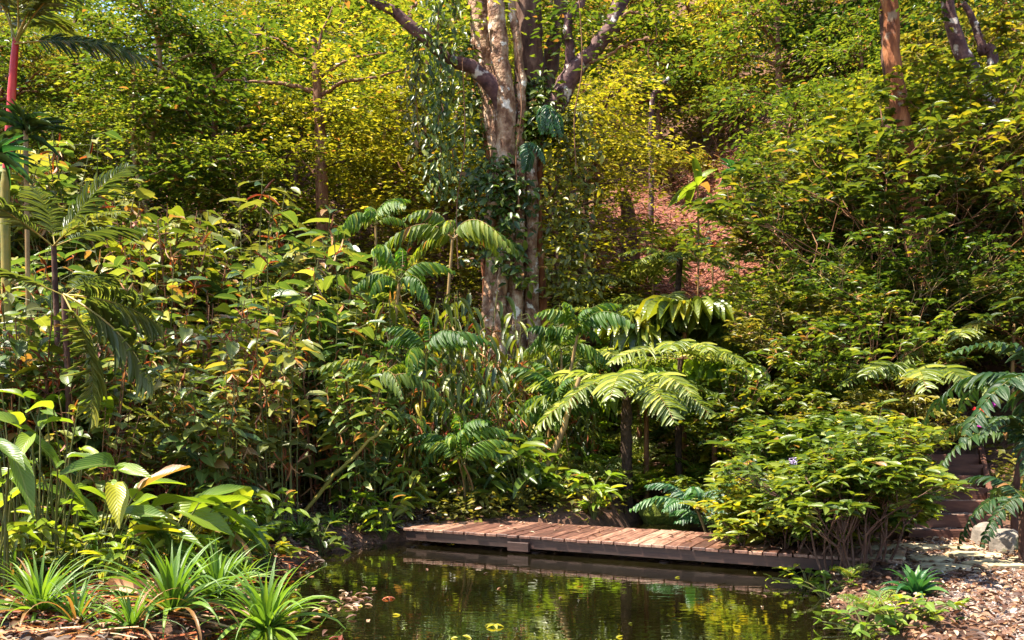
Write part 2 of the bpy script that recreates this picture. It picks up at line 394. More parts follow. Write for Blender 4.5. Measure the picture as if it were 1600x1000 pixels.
def plank_material():
    m, N, L, b = _mat("weathered_plank")
    oi = N.new("ShaderNodeObjectInfo"); tc = N.new("ShaderNodeTexCoord"); mp = N.new("ShaderNodeMapping")
    mp.inputs["Scale"].default_value = (9, .9, 6)
    L.new(tc.outputs["Object"], mp.inputs[0])
    ad = N.new("ShaderNodeVectorMath"); ad.operation = 'ADD'; L.new(mp.outputs[0], ad.inputs[0])
    sc = N.new("ShaderNodeMath"); sc.operation = 'MULTIPLY'; L.new(oi.outputs["Random"], sc.inputs[0]); sc.inputs[1].default_value = 40
    L.new(sc.outputs[0], ad.inputs[1])
    nz = N.new("ShaderNodeTexNoise"); nz.inputs["Scale"].default_value = 3.5; nz.inputs["Detail"].default_value = 8; nz.inputs["Roughness"].default_value = .7
    L.new(ad.outputs[0], nz.inputs[0])
    mv = N.new("ShaderNodeMath"); mv.operation = 'MULTIPLY_ADD'; L.new(oi.outputs["Random"], mv.inputs[0]); mv.inputs[1].default_value = .3; mv.inputs[2].default_value = -.15
    a2 = N.new("ShaderNodeMath"); L.new(nz.outputs[0], a2.inputs[0]); L.new(mv.outputs[0], a2.inputs[1])
    r = ramp(N, [(.28, (.04, .014, .009)), (.45, (.115, .045, .028)), (.58, (.22, .11, .07)), (.78, (.38, .26, .18))])
    L.new(a2.outputs[0], r.inputs[0]); L.new(r.outputs[0], b.inputs["Base Color"])
    b.inputs["Roughness"].default_value = .55
    bp = N.new("ShaderNodeBump"); bp.inputs["Strength"].default_value = .5; bp.inputs["Distance"].default_value = .01
    L.new(nz.outputs[0], bp.inputs["Height"]); L.new(bp.outputs[0], b.inputs["Normal"])
    return m
plank_m = plank_material()
beam_m = noise_mat("beam", [(.3, (.012, .006, .005)), (.55, (.035, .016, .012)), (.8, (.085, .045, .035))], 7, .6, .5, stretch=(.3, 1, 2))

def ground_material():
    m, N, L, b = _mat("forest_floor")
    tc = N.new("ShaderNodeTexCoord")
    n1 = N.new("ShaderNodeTexNoise"); n1.inputs["Scale"].default_value = 11; n1.inputs["Detail"].default_value = 8; n1.inputs["Roughness"].default_value = .75
    L.new(tc.outputs["Object"], n1.inputs[0])
    r = ramp(N, [(.3, (.03, .014, .009)), (.5, (.10, .045, .024)), (.66, (.2, .095, .05)), (.8, (.30, .17, .09))]); L.new(n1.outputs[0], r.inputs[0])
    # rust-red earth slope
    r2 = ramp(N, [(.3, (.05, .018, .012)), (.48, (.20, .07, .045)), (.62, (.30, .10, .06)), (.78, (.42, .2, .13))]); L.new(n1.outputs[0], r2.inputs[0])
    sub = N.new("ShaderNodeVectorMath"); sub.operation = 'SUBTRACT'; L.new(tc.outputs["Object"], sub.inputs[0]); sub.inputs[1].default_value = (6.6, 31, 8)
    scl = N.new("ShaderNodeVectorMath"); scl.operation = 'MULTIPLY'; L.new(sub.outputs[0], scl.inputs[0]); scl.inputs[1].default_value = (.27, .12, 0)
    ln = N.new("ShaderNodeVectorMath"); ln.operation = 'LENGTH'; L.new(scl.outputs[0], ln.inputs[0])
    mr = N.new("ShaderNodeMapRange"); L.new(ln.outputs["Value"], mr.inputs[0]); mr.inputs[1].default_value = .7; mr.inputs[2].default_value = 1.1; mr.inputs[3].default_value = 1; mr.inputs[4].default_value = 0
    mx = N.new("ShaderNodeMixRGB"); L.new(mr.outputs[0], mx.inputs[0]); L.new(r.outputs[0], mx.inputs[1]); L.new(r2.outputs[0], mx.inputs[2])
    L.new(mx.outputs[0], b.inputs["Base Color"]); b.inputs["Roughness"].default_value = .95
    bp = N.new("ShaderNodeBump"); bp.inputs["Strength"].default_value = .9; bp.inputs["Distance"].default_value = .05
    L.new(n1.outputs[0], bp.inputs["Height"]); L.new(bp.outputs[0], b.inputs["Normal"])
    return m
ground_m = ground_material()

def water_material():
    m, N, L, b = _mat("pond_water")
    tc = N.new("ShaderNodeTexCoord")
    b.inputs["Roughness"].default_value = .005
    b.inputs["IOR"].default_value = 3.2
    b.inputs["Specular IOR Level"].default_value = 1.0
    nc = N.new("ShaderNodeTexNoise"); nc.inputs["Scale"].default_value = .55; nc.inputs["Detail"].default_value = 3
    L.new(tc.outputs["Object"], nc.inputs[0])
    r = ramp(N, [(.35, (.003, .0025, .001)), (.7, (.013, .011, .003))]); L.new(nc.outputs[0], r.inputs[0])
    L.new(r.outputs[0], b.inputs["Base Color"])
    mp = N.new("ShaderNodeMapping"); mp.inputs["Scale"].default_value = (.9, 2.6, 1); L.new(tc.outputs["Object"], mp.inputs[0])
    nz = N.new("ShaderNodeTexNoise"); nz.inputs["Scale"].default_value = 5.0; nz.inputs["Detail"].default_value = 1.5; nz.inputs["Distortion"].default_value = .4
    L.new(mp.outputs[0], nz.inputs[0])
    bp = N.new("ShaderNodeBump"); bp.inputs["Strength"].default_value = .06; bp.inputs["Distance"].default_value = .02
    L.new(nz.outputs[0], bp.inputs["Height"]); L.new(bp.outputs[0], b.inputs["Normal"])
    return m
water_m = water_material()

# ------------------------------------------------------------------ object helpers
THINGS = []       # (object, description) awaiting a label of its own
def tag(o, label, cat, group=None, desc=None):
    o["label"] = label or ""
    o["category"] = cat
    if group: o["group"] = group
    if desc: THINGS.append((o, desc))
    return o

def thing(name, label, cat, loc=(0, 0, 0), rotz=0, group=None, desc=None, scale=1.0):
    o = bpy.data.objects.new(name, None); COL.objects.link(o)
    o.empty_display_size = .2
    o.location = loc; o.rotation_euler = (0, 0, rotz); o.scale = (scale,) * 3
    return tag(o, label, cat, group, desc)

def dup_tree(src, parent=None):
    c = src.copy(); COL.objects.link(c); c.parent = parent
    for ch in list(src.children):
        dup_tree(ch, c)
    return c

USED = set()
def place(proto, loc, rotz=0, scale=1.0, label=None, desc=None, tilt=(0, 0), group=None):
    """first use moves the prototype itself, later uses copy it"""
    if proto.name not in USED:
        USED.add(proto.name); o = proto
    else:
        o = dup_tree(proto)
    o.location = loc; o.rotation_euler = (tilt[0], tilt[1], rotz)
    o.scale = (scale,) * 3 if not isinstance(scale, tuple) else scale
    if group: o["group"] = group
    if label: o["label"] = label
    if desc: THINGS.append((o, desc))
    return o

# ------------------------------------------------------------------ setting: ground, water, paths
def build_ground():
    xs = np.unique(np.concatenate([np.linspace(-140, -14, 40), np.linspace(-14, 16, 151), np.linspace(16, 150, 40)]))
    ys = np.unique(np.concatenate([np.linspace(-40, 2, 16), np.linspace(2, 16, 100), np.linspace(16, 40, 70), np.linspace(40, 220, 60)]))
    X, Y = np.meshgrid(xs, ys)
    Z = h(X, Y)
    V = np.stack([X, Y, Z], -1).reshape(-1, 3)
    nx = len(xs); i = np.arange(len(ys) - 1)[:, None] * nx + np.arange(nx - 1)[None]
    F = np.stack([i, i + 1, i + nx + 1, i + nx], -1).reshape(-1, 4)
    MB().add(V, F).build("ground", ground_m, kind="structure")
build_ground()

def patch(name, mat, poly_fn, x0, x1, y0, y1, lift, step=.12):
    """a sheet that follows the ground, kept where poly_fn > 0"""
    xs = np.arange(x0, x1, step); ys = np.arange(y0, y1, step)
    X, Y = np.meshgrid(xs, ys); Z = h(X, Y) + lift
    V = np.stack([X, Y, Z], -1).reshape(-1, 3)
    nx = len(xs); i = np.arange(len(ys) - 1)[:, None] * nx + np.arange(nx - 1)[None]
    keep = poly_fn(X, Y)[:-1, :-1] > 0
    F = np.stack([i, i + 1, i + nx + 1, i + nx], -1)[keep]
    return MB().add(V, F.reshape(-1, 4)).build(name, mat, kind="structure")

wv = []
MB().add([(-5, 3, 0), (6, 3, 0), (6, 16, 0), (-5, 16, 0)], [(0, 1, 2, 3)]).build("pond_water", water_m, kind="structure", smooth=False)

def path_fn(x, y):
    left = interp(y, [2, 5.5, 7, 8, 8.8, 9.4, 10.0, 10.2], [2.75, 2.95, 3.35, 3.65, 3.5, 3.7, 4.5, 4.6])
    right = interp(y, [2, 5.5, 7, 8.5, 9.5, 10.2], [5.2, 5.2, 5.1, 5.2, 5.4, 5.45])
    wob = .12 * np.sin(y * 4 + x * 2)
    return np.minimum(x - left + wob, right - x + wob)
patch("gravel_path", path_m, path_fn, 2.2, 6, 2, 10.15, .008)
def lpath_fn(x, y):
    c = interp(y, [9.5, 11.0, 12.6], [-3.0, -2.1, -1.5])
    return .75 - np.abs(y - 11.6 - .1 * (x + 2)) - .05 * np.sin(x * 3)
patch("bank_path", path_m, lpath_fn, -5.5, -1.0, 10.4, 12.8, .008)

def leaf_floor(name, n, region, size, mat, seed, T=T_SMALL, curl=.5, lift=.015, kind="stuff", up=.25):
    """loose leaves lying on the ground"""
    rng = np.random.default_rng(seed)
    x, y = region(rng, n)
    keep = pond_sd(x, y) < .12
    x, y = x[keep], y[keep]; z = h(x, y) + lift + rng.random(len(x)) * .03
    a = rng.random(len(x)) * 2 * PI
    D = np.stack([np.cos(a), np.sin(a), rng.normal(0, up, len(x))], 1)
    Nn = np.stack([rng.normal(0, curl, len(x)), rng.normal(0, curl, len(x)), np.ones(len(x))], 1)
    L_ = size * rng.uniform(.6, 1.4, len(x))
    mb = MB(); scatter_leaves(mb, T, np.stack([x, y, z], 1), D, Nn, L_, L_ * rng.uniform(.3, .6, len(x)), rng.random(len(x)))
    o = mb.build(name, mat); o["kind"] = kind
    return o

# ------------------------------------------------------------------ flagstones, steps, boulders
def stone(name, c, s, mat, seed, label, cat, rotz=0):
    rng = np.random.default_rng(seed)
    n, m = 9, 12; V = []
    for i in range(n):
        th = PI * i / (n - 1)
        for j in range(m):
            ph = 2 * PI * j / m
            p = np.array([math.sin(th) * math.cos(ph), math.sin(th) * math.sin(ph), math.cos(th)])
            p = np.sign(p) * np.abs(p) ** .6
            V.append(p)
    V = np.array(V)
    k = rng.normal(0, 1, (6, 3)); f = 1 + .10 * sum(np.sin(V @ kk * 1.7 + i) for i, kk in enumerate(k)) / 2
    V = V * f[:, None] * np.array(s) / 2
    ca, sa = math.cos(rotz), math.sin(rotz)
    V = np.stack([V[:, 0] * ca - V[:, 1] * sa, V[:, 0] * sa + V[:, 1] * ca, V[:, 2]], 1)
    F = []
    for i in range(n - 1):
        for j in range(m):
            F.append((i * m + j, (i + 1) * m + j, (i + 1) * m + (j + 1) % m, i * m + (j + 1) % m))
    o = MB().add(V, F).build(name, mat, smooth=False, loc=c)
    return tag(o, label, cat)

def flag_stones():
    rng = np.random.default_rng(5)
    # irregular slabs between the boardwalk end and the steps
    cents = [(3.95, 8.05, .42), (4.45, 8.2, .40), (4.05, 8.62, .36), (4.55, 8.75, .42), (4.95, 8.45, .34), (3.75, 9.1, .36), (4.2, 9.2, .36), (4.7, 9.3, .34), (3.55, 8.5, .32)]
    descs = ["broad pale flagstone nearest the camera, by the shrub's foot", "yellowish flagstone in the front row beside the grassy edge", "small flagstone in the middle of the paved patch",
             "wide sandy flagstone in the second row before the steps", "flagstone at the outer edge near the boulders", "flagstone at the landing of the boardwalk", "flat flagstone between boardwalk landing and steps",
             "flagstone right at the foot of the steps", "flagstone partly hidden under the flowering shrub's branches"]
    for (x, y, r), d in zip(cents, descs):
        k = 7; a = np.sort(rng.random(k) * .5 + np.arange(k)) * 2 * PI / k
        rr = r * rng.uniform(.5, .66, k)
        px, py = x + np.cos(a) * rr * 1.15, y + np.sin(a) * rr * .8
        z0 = hz(x, y)
        V = [(a_, b_, z0 - .05) for a_, b_ in zip(px, py)] + [(a_, b_, z0 + .035) for a_, b_ in zip(px, py)]
        V += [(x + (a_ - x) * .93, y + (b_ - y) * .93, z0 + .045) for a_, b_ in zip(px, py)]
        V = np.array(V) - np.array([x, y, z0])
        mb = MB()
        F = [(i, (i + 1) % k, k + (i + 1) % k, k + i) for i in range(k)] + [(k + i, k + (i + 1) % k, 2 * k + (i + 1) % k, 2 * k + i) for i in range(k)]
        mb.add(V, F); mb.add(V[2 * k:], [tuple(range(k))])
        o = mb.build("flagstone", flag_m, smooth=False, loc=(x, y, z0))
        tag(o, d, "flagstone", "flagstones at the path junction")
flag_stones()

def steps():
    root = thing("garden_steps", "flight of gravel treads with dark timber risers climbing from the path", "steps", (4.98, STEP_Y, .13))
    rng = np.random.default_rng(3)
    w = STEP_X1 - STEP_X0
    for i in range(STEP_N):
        mb = MB(); box(mb, (.46 * i * STEP_RUN, i * STEP_RUN, (i + 1) * STEP_RISE - .075), (w + .06 * (i % 2), .06, .15), rng.normal(0, .02), bev=.006)
        mb.build("riser", timber_m, root, smooth=False)
        mb = MB()
        n, m = 12, 6
        X, Y = np.meshgrid(np.linspace(-w / 2, w / 2, n), np.linspace(.032, STEP_RUN - .032, m))
        Z = (i + 1) * STEP_RISE - .022 + rng.normal(0, .004, X.shape)
        V = np.stack([X + .46 * (i * STEP_RUN + Y), Y + i * STEP_RUN, Z], -1).reshape(-1, 3)
        q = np.arange(m - 1)[:, None] * n + np.arange(n - 1)[None]
        mb.add(V, np.stack([q, q + 1, q + n + 1, q + n], -1).reshape(-1, 4))
        mb.build("tread", path_m, root)
    for s in (-1, 1):
        mb = MB(); L_ = STEP_RUN * STEP_N
        V = []; 
        a = math.atan2(STEP_RISE, STEP_RUN)
        box(mb, (0, 0, 0), (math.hypot(L_ * 1.10, STEP_RISE * STEP_N), .07, .20), 0, bev=.006)
        o = mb.build("side_board", timber_m, root, smooth=False)
        o.rotation_euler = (0, -a * .92, PI / 2 - math.atan(.46)); o.location = (s * (w / 2 + .075) + .23 * L_, L_ / 2, STEP_RISE * STEP_N / 2)
steps()
p = at(1540, 846, 9.6); stone("boulder", (p.x, p.y, hz(p.x, p.y) + .08), (.30, .26, .30), rock_m, 1, "pale squarish boulder at the foot of the steps, left of the pointed one", "boulder", .4)
p = at(1568, 862, 9.1); stone("boulder", (p.x, p.y, hz(p.x, p.y) + .06), (.34, .30, .34), rock_m, 2, "brown pointed boulder beside the path under the dark-leaved palm", "boulder", 1.0)
p = at(1040, 806, 13.0); stone("mossy_rock", (p.x, p.y, .12), (.75, .6, .5), moss_m, 4, "round mossy rock in the stream just behind the boardwalk", "rock", .2)
p = at(1170, 605, 16.5); stone("stream_rock", (p.x, p.y, hz(p.x, p.y) + .3), (1.1, .8, .8), rock_m, 8, "smooth grey rock between fan palms and hillside shrubs", "rock", .2)
p = at(905, 520, 19); stone("dark_rock", (p.x, p.y, p.z), (.9, .8, .5), bark_dark, 9, "dark brown rock shelf in the shade right of the big tree", "rock", .2)

# ------------------------------------------------------------------ boardwalk
def boardwalk():
    A = Vector((-1.30, 10.73, 0)); B = Vector((3.62, 8.28, 0))      # front edge
    d = (B - A).normalized(); ln = (B - A).length
    ang = math.atan2(d.y, d.x); top = .20
    W = 1.22
    root = thing("boardwalk", "low weathered red-brown timber boardwalk crossing the far end of the pond", "boardwalk", (A.x, A.y, 0), ang)
    rng = np.random.default_rng(11)
    x = 0; proto = None
    while x < ln - .1:
        w = .128 + rng.normal(0, .003); mb = MB()
        box(mb, (0, 0, 0), (w, W + rng.normal(0, .008), .032), 0, bev=.004)
        o = mb.build("plank", plank_m, root, smooth=False)
        o.location = (x + w / 2, W / 2 - .03 + rng.normal(0, .006), top - .016 + rng.normal(0, .0015))
        o.rotation_euler = (rng.normal(0, .002), rng.normal(0, .006), rng.normal(0, .004))
        x += w + .012 + abs(rng.normal(0, .002))
    for yy, nm in ((.03, "edge_beam"), (W - .1, "edge_beam"), (W / 2, "joist")):
        mb = MB(); box(mb, (ln / 2, yy, top - .032 - .055 - .003), (ln - .05, .06, .11), 0, bev=.004); mb.build(nm, beam_m, root, smooth=False)
    for xx in (.25, 1.7, 3.2, 4.7):
        for yy in (.10, W - .2):
            mb = MB(); tube(mb, [(xx, yy, -.5), (xx, yy, top - .19)], .055, 9); mb.build("pile", beam_m, root)
    mb = MB(); box(mb, (1.55, -.03, .075), (.26, .05, .10), 0, bev=.004); mb.build("bracket", beam_m, root, smooth=False)
boardwalk()

# ------------------------------------------------------------------ plant prototypes
def rand_dirs(rng, n, elev=(-.2, .3)):
    a = rng.random(n) * 2 * PI
    e = rng.uniform(elev[0], elev[1], n)
    return np.stack([np.cos(a) * np.cos(e), np.sin(a) * np.cos(e), np.sin(e)], 1)

def up_normals(rng, n, j=.4):
    return np.stack([rng.normal(0, j, n), rng.normal(0, j, n), np.ones(n)], 1)

def sprays(mb, T, tips, rng, per, rh, rv, L_, asp, jn=.4, mi=0, dirs=None):
    tips = np.asarray(tips); k = len(tips)
    P = np.repeat(tips, per, 0)
    off = rng.normal(0, 1, (k * per, 3)) * np.array([rh, rh, rv])
    sc = np.repeat(rng.uniform(.6, 1.25, k), per)[:, None]
    off *= sc
    off[:, 2] -= (off[:, 0] ** 2 + off[:, 1] ** 2) * .25 / max(rh, .1)
    D = off * np.array([1, 1, .3]) + rand_dirs(rng, k * per) * rh * .8
    base = np.repeat(rng.normal(.45, .18, k), per)
    rnd = np.clip(base + rng.normal(0, .2, k * per), 0, 1)
    Ln = L_ * rng.uniform(.65, 1.3, k * per)
    scatter_leaves(mb, T, P + off, D, up_normals(rng, k * per, jn), Ln, Ln * asp * rng.uniform(.8, 1.2, k * per), rnd, mi)

def forest_tree(name, desc, cat, seed, H, W, base_f, nl, L_, per, leafm, barkm, tr=.13, lean=.3, sub=5, group=None, asp=.5, rh=.42, rv=.13, T=T_TINY):
    rng = np.random.default_rng(seed)
    root = thing(name, "", cat, (0, -500, 0), group=group)
    tb = MB(); tips = []
    tp = smooth_path([(0, 0, -.3), (rng.normal(0, .1), rng.normal(0, .1), H * .3), (rng.normal(0, lean), rng.normal(0, lean), H * .65), (rng.normal(0, lean), rng.normal(0, lean), H * .95)], 14)
    tube(tb, tp, np.linspace(tr, tr * .25, 14), 9, rough=.1, rng=rng)
    for i in range(nl):
        f = base_f + (1 - base_f) * (i + rng.random() * .7) / nl
        q = tp[min(13, int(f * 13))]
        a = i * 2.4 + rng.normal(0, .3)
        prof = math.sin(PI * min(.97, .22 + .72 * (f - base_f) / (1 - base_f))) ** .6
        ln = W / 2 * prof * rng.uniform(.75, 1.15); el = rng.uniform(.0, .5) + .5 * (f - base_f)
        d = np.array([math.cos(a), math.sin(a), math.tan(el) * .7])
        e = q + d * ln
        mid = q + d * ln * .5 + np.array([rng.normal(0, .12), rng.normal(0, .12), ln * .10])
        bp = smooth_path([q, mid, e], 8, .02, rng)
        tube(tb, bp, np.linspace(tr * .42 * prof + .015, .012, 8), 5, rng=rng)
        tips.append(e)
        for s in range(sub):
            t = rng.uniform(.35, .98); k = bp[int(t * 7)]
            a2 = a + rng.choice([-1, 1]) * rng.uniform(.4, 1.2); l2 = ln * rng.uniform(.25, .5) + .15
            e2 = k + np.array([math.cos(a2) * l2, math.sin(a2) * l2, rng.uniform(-.1, .35) * l2])
            tube(tb, smooth_path([k, (k + e2) / 2 + rng.normal(0, .04, 3), e2], 5), np.linspace(.018, .006, 5), 4, rng=rng, cap=False)
            tips.append(e2); tips.append((k + e2) / 2)
    tb.build("trunk", barkm, root)
    lb = MB(); sprays(lb, T, tips, rng, int(per * 1.9), rh, rv, L_, asp, .33)
    lb.build("crown", leafm, root)
    root["_d"] = desc
    return root

GT = "trees on the forested slope"
P_T = {
 'y1': forest_tree("forest_tree", "yellow-green leafy tree", "tree", 21, 7.5, 5.6, .2, 16, .24, 12, G['yellow'], stem_brown, group=GT, T=T_SMALL, asp=.42, tr=.16),
 'y2': forest_tree("forest_tree", "airy pale yellow tree", "tree", 22, 9.0, 5.2, .3, 17, .21, 12, G['yellow'], bark_dark, group=GT, rh=.5, tr=.16),
 'm1': forest_tree("forest_tree", "mid-green bushy tree", "tree", 23, 7.0, 5.8, .12, 17, .16, 20, G['mid'], bark_dark, group=GT),
 'm2': forest_tree("forest_tree", "level-sprayed green tree", "tree", 24, 8.5, 5.0, .35, 15, .24, 12, G['mid'], stem_brown, group=GT, rv=.08, rh=.55, T=T_SMALL, asp=.4, tr=.16),
 'o1': forest_tree("forest_tree", "olive-green tree", "tree", 25, 8.0, 5.4, .25, 17, .15, 20, G['olive'], bark_orange, group=GT, tr=.15),
 'd1': forest_tree("forest_tree", "dark green dense tree", "tree", 26, 7.5, 5.2, .2, 16, .26, 12, G['dark'], bark_orange, group=GT, T=T_SMALL, asp=.45),
 'p1': forest_tree("forest_tree", "bare-stemmed slender tree", "tree", 27, 9.5, 3.6, .5, 13, .18, 16, G['mid'], stem_tan, group=GT, tr=.13, lean=.6),
}

def whorl_shrub(name, seed, H, W, stems, leafm, L_, group, desc, T=T_SMALL, levels=3, asp=.36, perr=7, woodm=stem_brown, loose=.5, sr=.018):
    rng = np.random.default_rng(seed)
    root = thing(name, "", "shrub", (0, -500, 0), group=group)
    tb, lb = MB(), MB(); P, D = [], []
    def grow(q, d, ln, r, lev):
        e = q + d * ln
        path = smooth_path([q, q + d * ln * .5 + rng.normal(0, ln * .06, 3), e], 5)
        tube(tb, path, np.linspace(r, r * .6, 5), 5, rng=rng, cap=False)
        if lev == 0:
            for k in range(perr):
                a = k * 2 * PI / perr + rng.normal(0, .3); el = rng.uniform(-.15, .5)
                P.append(e); D.append((math.cos(a) * math.cos(el), math.sin(a) * math.cos(el), math.sin(el)))
        if lev <= 1:
            for k in range(int(5 * loose + 2)):
                P.append(path[rng.integers(1, 5)]); a = rng.random() * 2 * PI
                D.append((math.cos(a), math.sin(a), rng.uniform(-.2, .4)))
        if lev > 0:
            for k in range(3 if lev > 1 else 3):
                a = rng.random() * 2 * PI
                dd = d + np.array([math.cos(a), math.sin(a), rng.uniform(-.2, .35)]) * .75
                dd /= np.linalg.norm(dd); grow(e, dd, ln * rng.uniform(.6, .85), r * .62, lev - 1)
    for s in range(stems):
        a = s * 2.4 + rng.normal(0, .3); tl = rng.uniform(.15, W / H * .75)
        d = np.array([math.cos(a) * tl, math.sin(a) * tl, 1.0]); d /= np.linalg.norm(d)
        q = np.array([math.cos(a) * .08, math.sin(a) * .08, -.08])
        grow(q, d, H * rng.uniform(.32, .42), sr, levels)
    tb.build("stem", woodm, root)
    n = len(P); Ln = L_ * rng.uniform(.6, 1.25, n)
    scatter_leaves(lb, T, np.array(P) + rng.normal(0, .012, (n, 3)), D, up_normals(rng, n, .35), Ln, Ln * asp * rng.uniform(.85, 1.2, n), np.clip(rng.normal(.45, .25, n), 0, 1))
    lb.build("foliage", leafm, root)
    root["_d"] = desc
    return root
GS = "leafy shrubs on the hillside"
P_S = {
 's1': whorl_shrub("hillside_shrub", 31, 2.5, 2.4, 7, G['shrub'], .19, GS, "glossy green whorl-leaved shrub"),
 's2': whorl_shrub("hillside_shrub", 32, 2.9, 2.0, 6, G['mid'], .16, GS, "twiggy small-leaved shrub"),
 's3': whorl_shrub("hillside_shrub", 33, 2.1, 2.6, 7, G['olive'], .17, GS, "olive-leaved shrub", woodm=stem_tan),
 's4': whorl_shrub("hillside_shrub", 34, 2.4, 2.2, 7, G['bright'], .17, GS, "bright yellow-green shrub"),
}
P_S['t1'] = whorl_shrub("hillside_shrub", 36, 4.3, 3.2, 6, G['shrub'], .20, GS, "tall glossy whorl-leaved shrub", levels=4, sr=.03, perr=6)
P_S['t2'] = whorl_shrub("hillside_shrub", 37, 4.0, 3.2, 6, G['mid'], .15, GS, "tall fine-leaved shrub", levels=4, sr=.03, perr=7, woodm=stem_tan)
P_S['t3'] = whorl_shrub("hillside_shrub", 38, 3.8, 3.4, 6, G['olive'], .16, GS, "tall olive shrub with tan twigs", levels=4, sr=.03, perr=6, woodm=stem_tan)
P_F = whorl_shrub("flowering_shrub", 35, 1.45, 1.35, 9, G['shrubb'], .185, "shrubs at the path edge", "", asp=.40, levels=3, woodm=bark_dark, perr=5, loose=.35, sr=.02, T=T_OV)

P_F2 = whorl_shrub("flowering_shrub", 39, 1.7, 1.1, 5, G['shrubb'], .17, "shrubs at the path edge", "", asp=.40, levels=3, woodm=bark_dark, perr=4, loose=.25, sr=.02, T=T_OV)

def reed_clump(seed, H, n, spread, leafm, L_=.32, T=None, asp=.5, sag=0.0, kind="broadleaf_reed", grp="broad-leaved reedy plants on the left bank"):
    T = T or T_OV
    rng = np.random.default_rng(seed)
    root = thing(kind, "", "plant", (0, -500, 0), group=grp)
    tb, lb, db = MB(), MB(), MB(); P, D, R = [], [], []; DP, DD = [], []
    for i in range(n):
        a = rng.random() * 2 * PI; r = spread * .35 * math.sqrt(rng.random()); hh = H * rng.uniform(.6, 1.1)
        b = np.array([math.cos(a) * r, math.sin(a) * r, -.08]); lean = rng.uniform(.02, .22)
        dv = np.array([math.cos(a), math.sin(a), 0])
        path = smooth_path([b, b + dv * lean * hh * .3 + (0, 0, hh * .5), b + dv * lean * hh + (0, 0, hh)], 9)
        tube(tb, path, np.linspace(.013, .006, 9), 5, rng=rng, cap=False, rnd=rng.random())
        z0 = rng.uniform(.25, .5)
        for k in range(int((1 - z0) * hh / .13)):
            t = z0 + (1 - z0) * (k + rng.random()) / max(1, int((1 - z0) * hh / .13))
            f = t * 8; j = min(7, int(f)); q = path[j] * (1 - f + j) + path[j + 1] * (f - j)
            aa = rng.random() * 2 * PI; el = rng.uniform(-.1, .55)
            dr = np.array([math.cos(aa) * math.cos(el), math.sin(aa) * math.cos(el), math.sin(el)])
            pl = rng.uniform(.06, .22); e = q + dr * pl
            tube(tb, [q, e], [.005, .004], 3, rng=rng, cap=False)
            P.append(e); el2 = rng.uniform(-.45, .25) - sag
            D.append((math.cos(aa), math.sin(aa), el2)); R.append(rng.random())
        for k in range(3):
            j = rng.integers(2, 8)
            for m in range(3):
                a3 = rng.random() * 2 * PI; DP.append(path[j]); DD.append((math.cos(a3) * .5, math.sin(a3) * .5, rng.uniform(-1.2, 1.0)))
    tb.build("stem", stem_green if seed % 2 else stem_brown, root)
    n = len(P); Ln = L_ * rng.uniform(.5, 1.25, n)
    scatter_leaves(lb, T, P, D, up_normals(rng, n, .3), Ln, Ln * asp * rng.uniform(.84, 1.16, n), np.clip(rng.normal(.45, .25, n), 0, 1))
    n = len(DP); scatter_leaves(lb, T_NARROW, DP, DD, up_normals(rng, n, 1), rng.uniform(.12, .26, n), .022, rng.random(n), mi=1)
    lb.build("foliage", [leafm, G['dry']], root)
    root["_d"] = "reedy broad-leaved plant"
    return root
P_R = [reed_clump(41, 2.6, 20, 1.2, G['reed'], .32), reed_clump(42, 2.3, 20, 1.3, G['reed2'], .29), reed_clump(43, 3.1, 18, 1.1, G['reed'], .36), reed_clump(44, 2.6, 18, 1.2, G['shrub'], .28), reed_clump(45, 2.8, 19, 1.3, G['olive2'], .26)]

GC = "slender canes with hanging leaves around the big trunk"
P_C = [reed_clump(47, 2.6, 13, .8, G['shrub'], .30, T_LONG, .24, .8, "slender_cane", GC), reed_clump(49, 2.3, 13, .9, G['bright'], .28, T_LONG, .22, .6, "slender_cane", GC)]
P_C[0]["_d"] = "slender cane plant with hanging leaves"; P_C[1]["_d"] = "pale-leaved slender cane plant"
# --- fronds (prototype meshes, local +x outwards)
def frond_mesh(seed, L_, n, leaf_l, leaf_w, mat, arch=.5, rise=.35, sweep=.7, droopl=.35, T=T_NARROW, rib=.014, petiole=.18, ribm=stem_green, both=1, vee=.15, taper=True):
    rng = np.random.default_rng(seed); mb = MB()
    t = np.linspace(0, 1, 16)
    x = L_ * (t - .12 * arch * t ** 3); z = L_ * (rise * t - arch * t ** 2.2); y = L_ * .04 * np.sin(t * 2 + seed)
    path = np.stack([x, y, z], 1)
    tube(mb, path, np.linspace(rib, rib * .25, 16), 5, mi=1, rng=rng, cap=False)
    u = np.linspace(petiole, 1, n)
    q = np.stack([np.interp(u, t, path[:, k]) for k in range(3)], 1)
    tg = nrm(np.stack([np.interp(u, t, np.gradient(path[:, k])) for k in range(3)], 1))
    for s in (-1, 1):
        side = np.cross(tg, np.array([0, 0, 1.0])) * s; side = nrm(side)
        ww = np.sin(PI * np.clip((u - petiole) / (1 - petiole) * .8 + .16, 0, 1)) ** .6 if taper else np.ones(n)
        D = side + tg * (sweep + .5 * (u[:, None] - .5)) + np.array([0, 0, 1]) * (vee - droopl * 1.0) + rng.normal(0, .15, (n, 3))
        up = np.cross(D, tg) * -s
        up = up * np.sign(up[:, 2:3] + 1e-6)
        scatter_leaves(mb, T, q + rng.normal(0, .004, q.shape), D, up + rng.normal(0, .12, q.shape), leaf_l * ww * rng.uniform(.75, 1.15, n), leaf_w, np.clip(rng.normal(.45, .2, n), 0, 1))
    return mb, [mat, ribm]

